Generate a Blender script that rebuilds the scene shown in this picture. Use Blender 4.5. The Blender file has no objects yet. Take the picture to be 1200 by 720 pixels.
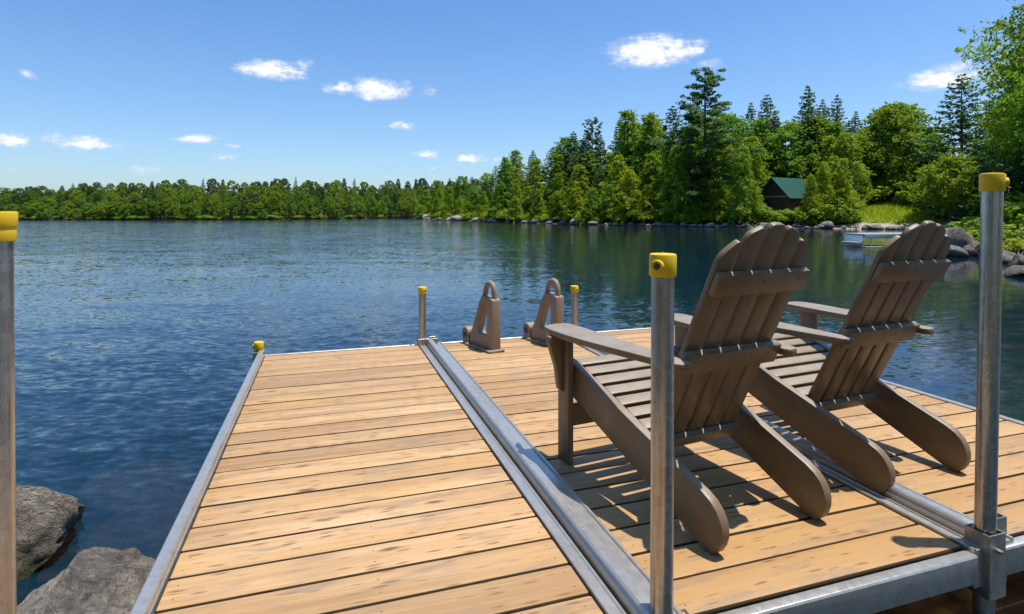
import bpy, bmesh, math, random
import numpy as np
from mathutils import Vector, Matrix, noise

random.seed(7)
rng = np.random.default_rng(7)
R = math.radians
S = bpy.context.scene
COL = S.collection

# ------------------------------------------------------------------ camera
F_PX, H_PX, EYE, YAW = 670.0, 250.0, 1.05, 0.3134     # focal (1200 px wide frame), horizon row, eye over deck, dock yaw
cam_d = bpy.data.cameras.new('camera')
cam = bpy.data.objects.new('camera', cam_d)
COL.objects.link(cam)
cam.location = (0, 0, EYE)
cam.rotation_euler = (R(90), 0, 0)
cam_d.sensor_width = 36.0
cam_d.lens = F_PX / 1200 * 36.0
cam_d.shift_y = -(360 - H_PX) / 1200
cam_d.clip_start = 0.02
cam_d.clip_end = 3000
S.camera = cam

# ------------------------------------------------------------------ light
SUN_TO = Vector((0.250, 0.010, 1.0)).normalized()
SUN_EL = math.asin(SUN_TO.z)
SUN_ROT = math.atan2(SUN_TO.x, SUN_TO.y)
sun_d = bpy.data.lights.new('sun', 'SUN')
sun_d.energy = 4.7
sun_d.angle = R(0.5)
sun_d.color = (1.0, 0.955, 0.88)
sun = bpy.data.objects.new('sun', sun_d)
COL.objects.link(sun)
sun.rotation_euler = SUN_TO.to_track_quat('Z', 'Y').to_euler()

S.view_settings.view_transform = 'Standard'
S.view_settings.look = 'None'
S.view_settings.exposure = 0.30
S.view_settings.gamma = 1.0
S.view_settings.use_curve_mapping = False
S.cycles.max_bounces = 8
S.cycles.diffuse_bounces = 5
S.cycles.transmission_bounces = 5
S.cycles.transparent_max_bounces = 8
S.cycles.use_adaptive_sampling = True
S.cycles.adaptive_threshold = 0.02
S.cycles.caustics_reflective = False
S.cycles.caustics_refractive = False

SKY_STRENGTH = 0.128


# small node helper ---------------------------------------------------------
class NT:
    def __init__(self, tree):
        self.t = tree
        self.t.nodes.clear()

    def n(self, kind, _in=None, **props):
        nd = self.t.nodes.new(kind)
        for k, v in props.items():
            setattr(nd, k, v)
        for k, v in (_in or {}).items():
            sock = nd.inputs[k]
            if isinstance(v, bpy.types.NodeSocket):
                self.t.links.new(v, sock)
            else:
                sock.default_value = v
        return nd

    def math(self, op, a, b=None, clamp=False):
        i = {0: a}
        if b is not None:
            i[1] = b
        return self.n('ShaderNodeMath', i, operation=op, use_clamp=clamp).outputs[0]

    def vmath(self, op, a, b=None, out=0):
        i = {0: a}
        if b is not None:
            i[1] = b
        return self.n('ShaderNodeVectorMath', i, operation=op).outputs[out]

    def noise(self, vec, scale, detail=2.0, rough=0.5, out=0, dist=0.0):
        return self.n('ShaderNodeTexNoise', {'Vector': vec, 'Scale': scale, 'Detail': detail,
                                             'Roughness': rough, 'Distortion': dist}).outputs[out]

    def ramp(self, fac, stops, interp='LINEAR'):
        nd = self.n('ShaderNodeValToRGB', {0: fac})
        nd.color_ramp.interpolation = interp
        el = nd.color_ramp.elements
        while len(el) < len(stops):
            el.new(0.5)
        for e, (p, c) in zip(el, stops):
            e.position = p
            e.color = (*c, 1) if len(c) == 3 else c
        return nd.outputs[0]

    def mix(self, fac, a, b, blend='MIX'):
        nd = self.n('ShaderNodeMix', data_type='RGBA', blend_type=blend)
        for sock, v in ((nd.inputs[0], fac), (nd.inputs[6], a), (nd.inputs[7], b)):
            if isinstance(v, bpy.types.NodeSocket):
                self.t.links.new(v, sock)
            else:
                sock.default_value = v if not isinstance(v, tuple) or len(v) == 4 else (*v, 1)
        return nd.outputs[2]

    def mapr(self, v, a, b, c=0.0, d=1.0, kind='LINEAR'):
        nd = self.n('ShaderNodeMapRange', {0: v, 1: a, 2: b, 3: c, 4: d}, interpolation_type=kind)
        return nd.outputs[0]

    def scale(self, vec, s):
        return self.n('ShaderNodeMapping', {'Vector': vec, 'Scale': s}).outputs[0]


# sky: Nishita plus small fair-weather clouds at their bearings ---------------
world = bpy.data.worlds.new('World')
S.world = world
world.use_nodes = True
w = NT(world.node_tree)
sky = w.n('ShaderNodeTexSky', sky_type='NISHITA', sun_disc=False, sun_elevation=SUN_EL, sun_rotation=SUN_ROT,
          altitude=200, air_density=1.0, dust_density=1.1, ozone_density=2.0)
geo = w.n('ShaderNodeTexCoord').outputs['Generated']
sep = w.n('ShaderNodeSeparateXYZ', {0: geo})
az = w.math('ARCTAN2', sep.outputs[0], sep.outputs[1])
el = w.math('ARCSINE', sep.outputs[2])
ae = w.n('ShaderNodeCombineXYZ', {0: az, 1: el, 2: 0.0}).outputs[0]
warp = w.noise(w.scale(ae, (1, 1.7, 1)), 26, 5, 0.62, out=1)
warp = w.vmath('SUBTRACT', warp, (0.5, 0.5, 0.5))
ae_w = w.vmath('ADD', ae, w.vmath('MULTIPLY', warp, (0.075, 0.020, 0)))
CLOUDS = [  # bearing and height as read on the 1200 px frame, half sizes, strength
    (318, 82, 33, 9, .95), (357, 77, 12, 5, .6), (399, 104, 15, 6, .85), (443, 105, 28, 10, 1.05), (405, 83, 10, 4, .3),
    (500, 107, 10, 7, .4), (28, 86, 15, 6, .6), (475, 148, 15, 5, .7), (12, 164, 24, 7, .95), (102, 166, 34, 6, 1),
    (72, 163, 12, 4, .5), (230, 164, 23, 5, .85), (277, 171, 9, 3, .6), (263, 184, 14, 4, .5), (170, 198, 19, 4, .5),
    (498, 181, 13, 4, .7), (550, 186, 16, 4, .85), (588, 187, 11, 4, .5), (508, 198, 8, 3, .4), (765, 60, 44, 13, 1.1),
    (812, 56, 14, 8, .8), (833, 75, 20, 7, .45), (1105, 92, 42, 11, .95), (1128, 80, 20, 8, .6), (20, 200, 50, 5, .28),
    (285, 207, 60, 4, .25), (90, 205, 34, 4, .22), (455, 208, 30, 3, .3), (370, 190, 34, 4, .15), (680, 117, 9, 4, .18),
    (-160, 110, 60, 14, .9), (1390, 140, 70, 14, .9), (1500, 60, 60, 18, .9), (-300, 170, 90, 10, .8)]
acc = None
for (u, v, hw, hh, st) in CLOUDS:
    x = u - 600
    hyp = math.hypot(F_PX, x)
    a0, e0 = math.atan2(x, F_PX), math.atan2(H_PX - v, hyp)
    k = math.cos(a0)
    wa, we = hw / F_PX * k * k * 1.45, hh / F_PX * k * 1.55
    d = w.vmath('MULTIPLY', w.vmath('SUBTRACT', ae_w, (a0, e0, 0)), (1 / wa, 1 / we, 0))
    ln = w.vmath('LENGTH', d, out=1)
    m = w.mapr(ln, 1.25, 0.0, 0.0, st)
    acc = m if acc is None else w.math('MAXIMUM', acc, m)
fine = w.noise(w.scale(ae, (1, 1.8, 1)), 48, 6, 0.66)
dens = w.math('MULTIPLY', acc, w.mapr(fine, 0.25, 0.72, 0.4, 1.45))
dens = w.mapr(dens, 0.16, 0.72, 0.0, 0.96, 'SMOOTHSTEP')
skyc = w.mix(1.0, sky.outputs[0], w.mix(w.mapr(el, 0.0, 0.34), (0.83, 0.955, 1.10), (0.61, 0.885, 1.14)), 'MULTIPLY')
cloud_col = w.mix(w.mapr(dens, .3, .95), (5.0, 5.5, 6.3), (6.5, 6.5, 6.6))
col = w.mix(dens, skyc, cloud_col)
bg = w.n('ShaderNodeBackground', {'Color': col, 'Strength': SKY_STRENGTH})
w.n('ShaderNodeOutputWorld', {'Surface': bg.outputs[0]})


# ------------------------------------------------------------------ materials
def new_mat(name):
    m = bpy.data.materials.new(name)
    m.use_nodes = True
    return m, NT(m.node_tree)


def finish(t, bsdf, disp=None):
    t.n('ShaderNodeOutputMaterial', {'Surface': bsdf})


def bump(t, h, strength, dist):
    return t.n('ShaderNodeBump', {'Height': h, 'Strength': strength, 'Distance': dist}).outputs[0]


def mat_deck(worn=0.0):
    m, t = new_mat('treated_wood')
    oc = t.n('ShaderNodeTexCoord').outputs['Object']
    isl = t.n('ShaderNodeNewGeometry').outputs['Random Per Island']
    off = t.n('ShaderNodeCombineXYZ', {0: t.math('MULTIPLY', isl, 31.7), 1: t.math('MULTIPLY', isl, 17.3), 2: t.math('MULTIPLY', isl, 9.1)}).outputs[0]
    p = t.vmath('ADD', oc, off)
    sway = t.noise(t.scale(p, (1.6, 3, 1)), 1.0, 2, out=0)
    p2 = t.vmath('ADD', p, t.n('ShaderNodeCombineXYZ', {1: t.math('MULTIPLY', sway, 0.06)}).outputs[0])
    grain = t.noise(t.scale(p2, (0.8, 40, 20)), 1.0, 5, 0.6)
    broad = t.noise(t.scale(p2, (0.7, 9, 5)), 1.0, 3, 0.55)
    fineg = t.noise(t.scale(p2, (4, 190, 60)), 1.0, 3, 0.6)
    grain = t.math('ADD', t.math('MULTIPLY', grain, 0.45), t.math('MULTIPLY', broad, 0.55))
    base = t.ramp(grain, [(0.32, (0.34, 0.20, 0.088)), (0.44, (0.47, 0.298, 0.148)), (0.55, (0.545, 0.36, 0.19)), (0.66, (0.62, 0.44, 0.265))])
    tint = t.ramp(t.math('FRACT', t.math('MULTIPLY', isl, 7.77)), [(0, (0.70, 0.65, 0.60)), (0.3, (0.88, 0.83, 0.78)), (0.65, (1.0, 0.945, 0.88)), (1, (1.10, 1.06, 1.02))])
    base = t.mix(1.0, base, tint, 'MULTIPLY')
    base = t.mix(t.mapr(fineg, 0.36, 0.60, 0.34, 0.0), base, (0.28, 0.155, 0.065))
    st = t.noise(t.scale(p, (1.1, 3.0, 1)), 1.3, 4, 0.6)
    base = t.mix(t.mapr(st, 0.50, 0.72, 0, 0.55), base, (0.55, 0.31, 0.105))
    if worn:   # foot traffic near the landing end has turned these boards honey brown
        yy = t.n('ShaderNodeSeparateXYZ', {0: oc}).outputs[1]
        base = t.mix(t.math('MULTIPLY', t.mapr(yy, 1.9, 0.1, 0, worn), t.mapr(st, 0.3, 0.6, 0.35, 1)), base, (0.45, 0.25, 0.09))
    # grey weathered smudges
    gr = t.noise(t.scale(p, (2.6, 15, 1)), 1.5, 5, 0.62, dist=0.3)
    base = t.mix(t.mapr(gr, 0.53, 0.72, 0, 0.72), base, (0.20, 0.165, 0.13))
    bl = t.noise(t.scale(p, (1.2, 2.6, 1)), 2.1, 5, 0.66, dist=0.5)
    base = t.mix(t.mapr(bl, 0.54, 0.70, 0, 0.42), base, (0.27, 0.185, 0.115))
    # short dark dashes of open grain
    ck = t.n('ShaderNodeTexVoronoi', {'Vector': t.scale(p2, (11, 58, 3)), 'Scale': 1.0, 'Randomness': 1.0})
    ckr = t.n('ShaderNodeSeparateColor', {0: ck.outputs['Color']}).outputs[0]
    ckm = t.math('MULTIPLY', t.mapr(ck.outputs['Distance'], 0.16, 0.36, 1, 0), t.math('MULTIPLY', t.math('GREATER_THAN', ckr, 0.50), t.mapr(t.noise(t.scale(p, (1.6, 9, 1)), 1.0, 2), 0.34, 0.50)))
    base = t.mix(t.math('MULTIPLY', ckm, 0.85), base, (0.24, 0.105, 0.035))
    kn = t.n('ShaderNodeTexVoronoi', {'Vector': t.scale(p2, (2.6, 8.5, 2)), 'Scale': 1.0, 'Randomness': 1.0})
    km = t.mapr(kn.outputs['Distance'], 0.04, 0.125, 1, 0)
    km = t.math('MULTIPLY', km, t.math('GREATER_THAN', t.n('ShaderNodeSeparateColor', {0: kn.outputs['Color']}).outputs[0], 0.36))
    base = t.mix(t.math('MULTIPLY', km, 0.85), base, (0.10, 0.06, 0.035))
    # board sides and bevels darkened to paint shade into the gaps
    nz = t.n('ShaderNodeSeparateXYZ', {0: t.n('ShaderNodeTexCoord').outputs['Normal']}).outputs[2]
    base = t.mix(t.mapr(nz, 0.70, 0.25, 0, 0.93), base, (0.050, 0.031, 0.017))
    h = t.math('ADD', t.math('MULTIPLY', grain, 0.6), t.math('ADD', t.math('MULTIPLY', fineg, 0.5), t.math('MULTIPLY', ckm, -0.7)))
    b = t.n('ShaderNodeBsdfPrincipled', {'Base Color': base, 'Roughness': t.mapr(grain, 0.3, 0.7, 0.62, 0.5), 'Specular IOR Level': 0.32, 'Normal': bump(t, h, 0.45, 0.004)})
    finish(t, b.outputs[0])
    return m


def mat_metal(name, base=(0.56, 0.58, 0.61), rough=0.36, mott=0.35, streak=(14, 14, 1.2), dirt=0.25, metallic=0.85):
    m, t = new_mat(name)
    oc = t.n('ShaderNodeTexCoord').outputs['Object']
    a = t.noise(t.scale(oc, streak), 1.6, 5, 0.65)
    sp = t.n('ShaderNodeTexVoronoi', {'Vector': oc, 'Scale': 55.0}).outputs['Color']
    spv = t.n('ShaderNodeSeparateColor', {0: sp}).outputs[0]
    dark = tuple(c * 0.5 for c in base)
    c = t.mix(t.mapr(a, 0.35, 0.68, 0, 1), tuple(base), dark) if mott else base
    c = t.mix(mott, tuple(base), c)
    c = t.mix(t.math('MULTIPLY', spv, 0.14), c, (0.85, 0.87, 0.9))
    dn = t.noise(t.scale(oc, tuple(s * 0.6 for s in streak)), 3.1, 5, 0.7)
    c = t.mix(t.mapr(dn, 0.58, 0.74, 0, dirt), c, (0.15, 0.135, 0.12))
    r = t.math('ADD', t.mapr(a, 0.3, 0.7, rough - 0.06, rough + 0.12), t.math('MULTIPLY', spv, 0.05))
    b = t.n('ShaderNodeBsdfPrincipled', {'Base Color': c, 'Metallic': metallic, 'Roughness': r,
                                         'Normal': bump(t, t.math('ADD', a, t.math('MULTIPLY', dn, .5)), 0.12, 0.004)})
    finish(t, b.outputs[0])
    return m


def mat_plastic(name, base, rough=0.5, var=0.18, grain=(6, 60, 60), bstr=0.25, dust=0.0):
    m, t = new_mat(name)
    oc = t.n('ShaderNodeTexCoord').outputs['Object']
    a = t.noise(oc, 9, 4, 0.6)
    g = t.noise(t.scale(oc, grain), 1.0, 3, 0.6)
    c = t.mix(t.mapr(a, 0.3, 0.7, 0, var), tuple(base), tuple(x * 0.55 for x in base))
    c = t.mix(t.mapr(g, 0.35, 0.7, 0, var), c, tuple(min(1, x * 1.35) for x in base))
    if dust:
        nz = t.n('ShaderNodeSeparateXYZ', {0: t.n('ShaderNodeTexCoord').outputs['Normal']}).outputs[2]
        c = t.mix(t.math('MULTIPLY', t.mapr(nz, 0.80, 0.93), t.mapr(a, .25, .7, .4, .8)), c, (0.34, 0.29, 0.235))
        d = t.noise(oc, 4, 5, 0.65)
        c = t.mix(t.mapr(d, 0.5, 0.75, 0, dust), c, (0.36, 0.32, 0.27))
    b = t.n('ShaderNodeBsdfPrincipled', {'Base Color': c, 'Roughness': t.mapr(a, .3, .7, rough - .07, rough + .1), 'Specular IOR Level': 0.4,
                                         'Normal': bump(t, t.math('ADD', g, t.math('MULTIPLY', a, .5)), bstr, 0.002)})
    finish(t, b.outputs[0])
    return m


def mat_plain(name, base, rough=0.6, metallic=0.0, var=0.25, scale=8.0):
    m, t = new_mat(name)
    oc = t.n('ShaderNodeTexCoord').outputs['Object']
    a = t.noise(oc, scale, 4, 0.6)
    c = t.mix(t.mapr(a, 0.3, 0.7, 0, var), tuple(base), tuple(x * 0.5 for x in base))
    b = t.n('ShaderNodeBsdfPrincipled', {'Base Color': c, 'Roughness': rough, 'Metallic': metallic, 'Normal': bump(t, a, 0.2, 0.01)})
    finish(t, b.outputs[0])
    return m


def mat_leaf(name, light, dark, trans=0.35, rough=0.55):
    m, t = new_mat(name)
    info = t.n('ShaderNodeObjectInfo').outputs['Random']
    isl = t.n('ShaderNodeNewGeometry').outputs['Random Per Island']
    pos = t.n('ShaderNodeTexCoord').outputs['Object']
    cl = t.noise(pos, 0.9, 2, 0.5)
    f = t.math('ADD', t.math('MULTIPLY', isl, 0.35), t.math('MULTIPLY', t.mapr(cl, .3, .7), 0.35))
    f = t.math('ADD', f, t.math('MULTIPLY', info, 0.30), clamp=True)
    c = t.mix(f, tuple(dark), tuple(light))
    hue = t.math('FRACT', t.math('MULTIPLY', info, 13.7))
    c = t.mix(t.mapr(hue, 0.0, 1.0, 0.0, 1.0), t.mix(1.0, c, (0.72, 0.95, 1.15), 'MULTIPLY'), t.mix(1.0, c, (1.12, 1.07, .85), 'MULTIPLY'))
    dif = t.n('ShaderNodeBsdfPrincipled', {'Base Color': c, 'Roughness': rough, 'Specular IOR Level': 0.25})
    tr = t.n('ShaderNodeBsdfTranslucent', {'Color': t.mix(1.0, c, (1.25, 1.3, 0.55), 'MULTIPLY')})
    mx = t.n('ShaderNodeMixShader', {0: trans, 1: dif.outputs[0], 2: tr.outputs[0]})
    finish(t, mx.outputs[0])
    return m


def mat_rock(name, light=(0.62, 0.53, 0.43), dark=(0.12, 0.10, 0.08), sc=1.0, wet=True):
    m, t = new_mat(name)
    tc = t.n('ShaderNodeTexCoord').outputs['Object']
    wp = t.n('ShaderNodeNewGeometry').outputs['Position']
    a = t.noise(tc, 2.6 * sc, 6, 0.7, dist=0.6)
    b_ = t.noise(tc, 17 * sc, 6, 0.72, dist=0.9)
    c = t.ramp(a, [(0.3, dark), (0.48, tuple((x + y) / 2 for x, y in zip(light, dark))), (0.66, light), (0.8, tuple(min(1, x * 1.25) for x in light))])
    c = t.mix(t.mapr(b_, 0.36, 0.50, 0.62, 0), c, tuple(x * 0.7 for x in dark))
    sp = t.noise(tc, 70 * sc, 3, 0.7)
    c = t.mix(t.mapr(sp, 0.56, 0.7, 0, 0.5), c, (0.44, 0.40, 0.36))
    if wet:   # algae band just over the lake
        z = t.n('ShaderNodeSeparateXYZ', {0: wp}).outputs[2]
        zz = t.math('ADD', z, t.math('MULTIPLY', t.math('SUBTRACT', a, 0.5), 0.12))
        c = t.mix(t.mapr(zz, -0.37, -0.25, 0.9, 0), c, (0.045, 0.045, 0.012))
    h = t.math('ADD', t.math('MULTIPLY', a, 0.7), t.math('ADD', t.math('MULTIPLY', b_, 0.8), t.math('MULTIPLY', sp, 0.16)))
    bs = t.n('ShaderNodeBsdfPrincipled', {'Base Color': c, 'Roughness': 0.82, 'Specular IOR Level': 0.25, 'Normal': bump(t, h, 1.0, 0.10 / sc)})
    finish(t, bs.outputs[0])
    return m


def mat_water():
    m, t = new_mat('lake_water')
    p = t.n('ShaderNodeNewGeometry').outputs['Position']
    px = t.n('ShaderNodeSeparateXYZ', {0: p}).outputs[0]
    def slope(sc, amp, det, ds=0.3):
        c = t.noise(t.scale(p, sc), 1.0, det, 0.55, out=1, dist=ds)
        return t.vmath('MULTIPLY', t.vmath('SUBTRACT', c, (0.5, 0.5, 0.5)), (amp * .7, amp, 0))
    d4 = t.noise(t.scale(p, (0.02, 0.075, 1)), 1.0, 4, 0.55, dist=0.5)
    d5 = t.noise(t.scale(p, (0.18, 0.5, 1)), 1.0, 3, 0.5)
    gust = t.math('MULTIPLY', t.mapr(d4, 0.38, 0.62, 0.6, 1.2), t.mapr(d5, 0.35, 0.65, 0.75, 1.2))
    sl = t.vmath('ADD', slope((2.8, 5.6, 1), 0.20, 3), t.vmath('ADD', slope((9, 17, 1), 0.34, 3), slope((0.42, 1.0, 1), 0.10, 2)))
    amp = t.math('MULTIPLY', gust, t.mapr(px, -9, 6, 1.8, 0.45))   # the wooded bay is sheltered
    sl = t.vmath('MULTIPLY', sl, t.n('ShaderNodeCombineXYZ', {0: amp, 1: amp, 2: 0.0}).outputs[0])
    nrm = t.vmath('NORMALIZE', t.vmath('ADD', sl, (0, 0, 1)))
    fres = t.n('ShaderNodeFresnel', {'IOR': 1.333, 'Normal': nrm}).outputs[0]
    gl = t.n('ShaderNodeBsdfGlossy', {'Color': (1, 1, 1, 1), 'Roughness': 0.05, 'Normal': nrm})
    tr = t.n('ShaderNodeBsdfTransparent', {'Color': (0.42, 0.36, 0.26, 1)})
    body = t.n('ShaderNodeBsdfDiffuse', {'Color': (0.006, 0.060, 0.112, 1)})
    below = t.n('ShaderNodeMixShader', {0: 0.26, 1: tr.outputs[0], 2: body.outputs[0]})
    mx = t.n('ShaderNodeMixShader', {0: fres, 1: below.outputs[0], 2: gl.outputs[0]})
    finish(t, mx.outputs[0])
    return m


def mat_ground():
    m, t = new_mat('lake_ground')
    p = t.n('ShaderNodeNewGeometry').outputs['Position']
    z = t.n('ShaderNodeSeparateXYZ', {0: p}).outputs[2]
    zone = t.n('ShaderNodeVertexColor', layer_name='zone').outputs[0]
    zs = t.n('ShaderNodeSeparateColor', {0: zone})
    n1 = t.noise(p, 0.6, 5, 0.65)
    n2 = t.noise(p, 4.0, 5, 0.7)
    forest = t.ramp(n1, [(0.3, (0.035, 0.03, 0.018)), (0.5, (0.06, 0.05, 0.026)), (0.7, (0.05, 0.07, 0.02))])
    sand = t.ramp(n2, [(0.3, (0.22, 0.18, 0.14)), (0.5, (0.36, 0.31, 0.25)), (0.7, (0.46, 0.42, 0.36))])
    lawn = t.ramp(n1, [(0.3, (0.14, 0.19, 0.025)), (0.55, (0.24, 0.30, 0.04)), (0.7, (0.30, 0.32, 0.07))])
    vor = t.n('ShaderNodeTexVoronoi', {'Vector': t.vmath('ADD', p, t.vmath('MULTIPLY', t.noise(p, 2.0, 2, out=1), (0.3, 0.3, 0))), 'Scale': 3.2})
    st = t.n('ShaderNodeSeparateColor', {0: vor.outputs['Color']}).outputs[0]
    bed = t.mix(st, (0.13, 0.08, 0.035), (0.48, 0.33, 0.18))
    bed = t.mix(t.mapr(vor.outputs['Distance'], 0.2, 0.6), bed, (0.05, 0.035, 0.018))
    bed = t.mix(t.mapr(n2, 0.4, 0.62), bed, (0.09, 0.06, 0.03))
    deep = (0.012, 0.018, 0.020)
    bed = t.mix(t.mapr(z, -1.05, -2.6), bed, deep)  # bed painted darker with depth, standing in for light absorbed by the water
    c = t.mix(zs.outputs[0], forest, sand)
    c = t.mix(zs.outputs[1], c, lawn)
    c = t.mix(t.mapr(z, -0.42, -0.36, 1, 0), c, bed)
    b = t.n('ShaderNodeBsdfPrincipled', {'Base Color': c, 'Roughness': 0.9, 'Specular IOR Level': 0.15, 'Normal': bump(t, t.math('ADD', n1, n2), 0.5, 0.08)})
    finish(t, b.outputs[0])
    return m


M = {}
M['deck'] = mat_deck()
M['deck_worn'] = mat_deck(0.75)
M['alu'] = mat_metal('mill_aluminium', (0.62, 0.57, 0.50), 0.33, 0.5, (18, 1.4, 18), 0.35, 0.75)
M['galv'] = mat_metal('galvanised_pipe', (0.46, 0.425, 0.38), 0.26, 0.85, (40, 40, 1.5), 0.5, 0.88)
M['steel'] = mat_metal('galvanised_bracket', (0.40, 0.36, 0.30), 0.34, 0.6, (8, 8, 8), 0.45, 0.8)
M['yellow'] = mat_plastic('yellow_vinyl', (0.78, 0.50, 0.012), 0.42, 0.12, (20, 20, 20), 0.08)
M['bolt'] = mat_plain('dark_bolt', (0.10, 0.10, 0.12), 0.35, 0.8)
M['chair'] = mat_plastic('brown_poly_lumber', (0.180, 0.121, 0.066), 0.44, 0.34, (40, 5, 5), 0.22, dust=0.25)
M['chair_side'] = M['chair']
M['screw'] = mat_plain('screw_steel', (0.20, 0.13, 0.08), 0.5, 0.5)
M['taupe'] = mat_plastic('taupe_moulded_plastic', (0.27, 0.205, 0.155), 0.52, 0.15, (12, 12, 12), 0.1)
M['rock'] = mat_rock('granite_boulder')
M['rock_far'] = mat_rock('shore_granite', (0.44, 0.39, 0.34), (0.12, 0.10, 0.08), 0.5)
M['water'] = mat_water()
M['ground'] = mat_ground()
M['bark'] = mat_plain('bark', (0.10, 0.075, 0.055), 0.9, 0, 0.5, 3)
M['leaf_a'] = mat_leaf('broadleaf', (0.40, 0.50, 0.035), (0.13, 0.21, 0.018), 0.50)
M['leaf_b'] = mat_leaf('broadleaf_yellow', (0.46, 0.50, 0.035), (0.17, 0.23, 0.02), 0.50)
M['leaf_c'] = mat_leaf('conifer_needles', (0.16, 0.24, 0.045), (0.05, 0.09, 0.025), 0.35)
M['leaf_far'] = mat_leaf('far_leaf', (0.34, 0.42, 0.035), (0.09, 0.15, 0.02), 0.45)
M['grass'] = mat_leaf('tall_grass', (0.44, 0.50, 0.06), (0.20, 0.27, 0.035), 0.5)
M['bramble'] = mat_plain('dry_bramble', (0.15, 0.09, 0.075), 0.9)
M['green_roof'] = mat_plain('green_sheet_roof', (0.010, 0.090, 0.064), 0.5, 0.1, 0.25, 2)
M['dark_timber'] = mat_plain('dark_stained_timber', (0.035, 0.027, 0.022), 0.75, 0, 0.4, 3)
M['pale_trim'] = mat_plain('pale_board', (0.36, 0.33, 0.29), 0.7)
M['glass'] = mat_plain('window_glass', (0.02, 0.03, 0.035), 0.08, 0, 0.1)
M['grey_wood'] = mat_plain('weathered_grey_wood', (0.30, 0.28, 0.26), 0.8)
M['white_paint'] = mat_plain('white_paint', (0.70, 0.71, 0.74), 0.5, 0, 0.15)
M['pale_metal'] = mat_plain('pale_metal_deck', (0.42, 0.43, 0.45), 0.5, 0.2, 0.3)
M['blue_alu'] = mat_metal('brushed_dock_frame', (0.55, 0.60, 0.66), 0.4, 0.3, (4, 4, 4), 0.2)


# ------------------------------------------------------------------ object helpers
def tag(o, label=None, cat=None, group=None, kind=None):
    if label:
        o['label'] = label
    if cat:
        o['category'] = cat
    if group:
        o['group'] = group
    if kind:
        o['kind'] = kind
    return o


def empty(name, loc=(0, 0, 0), rz=0.0, label=None, cat=None, group=None):
    o = bpy.data.objects.new(name, None)
    o.empty_display_size = 0.1
    o.location = loc
    o.rotation_euler = (0, 0, rz)
    COL.objects.link(o)
    return tag(o, label, cat, group)


def mesh_obj(name, me, mats, parent=None):
    for mt in (mats if isinstance(mats, (list, tuple)) else [mats]):
        me.materials.append(mt)
    o = bpy.data.objects.new(name, me)
    COL.objects.link(o)
    if parent:
        o.parent = parent
    return o


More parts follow.
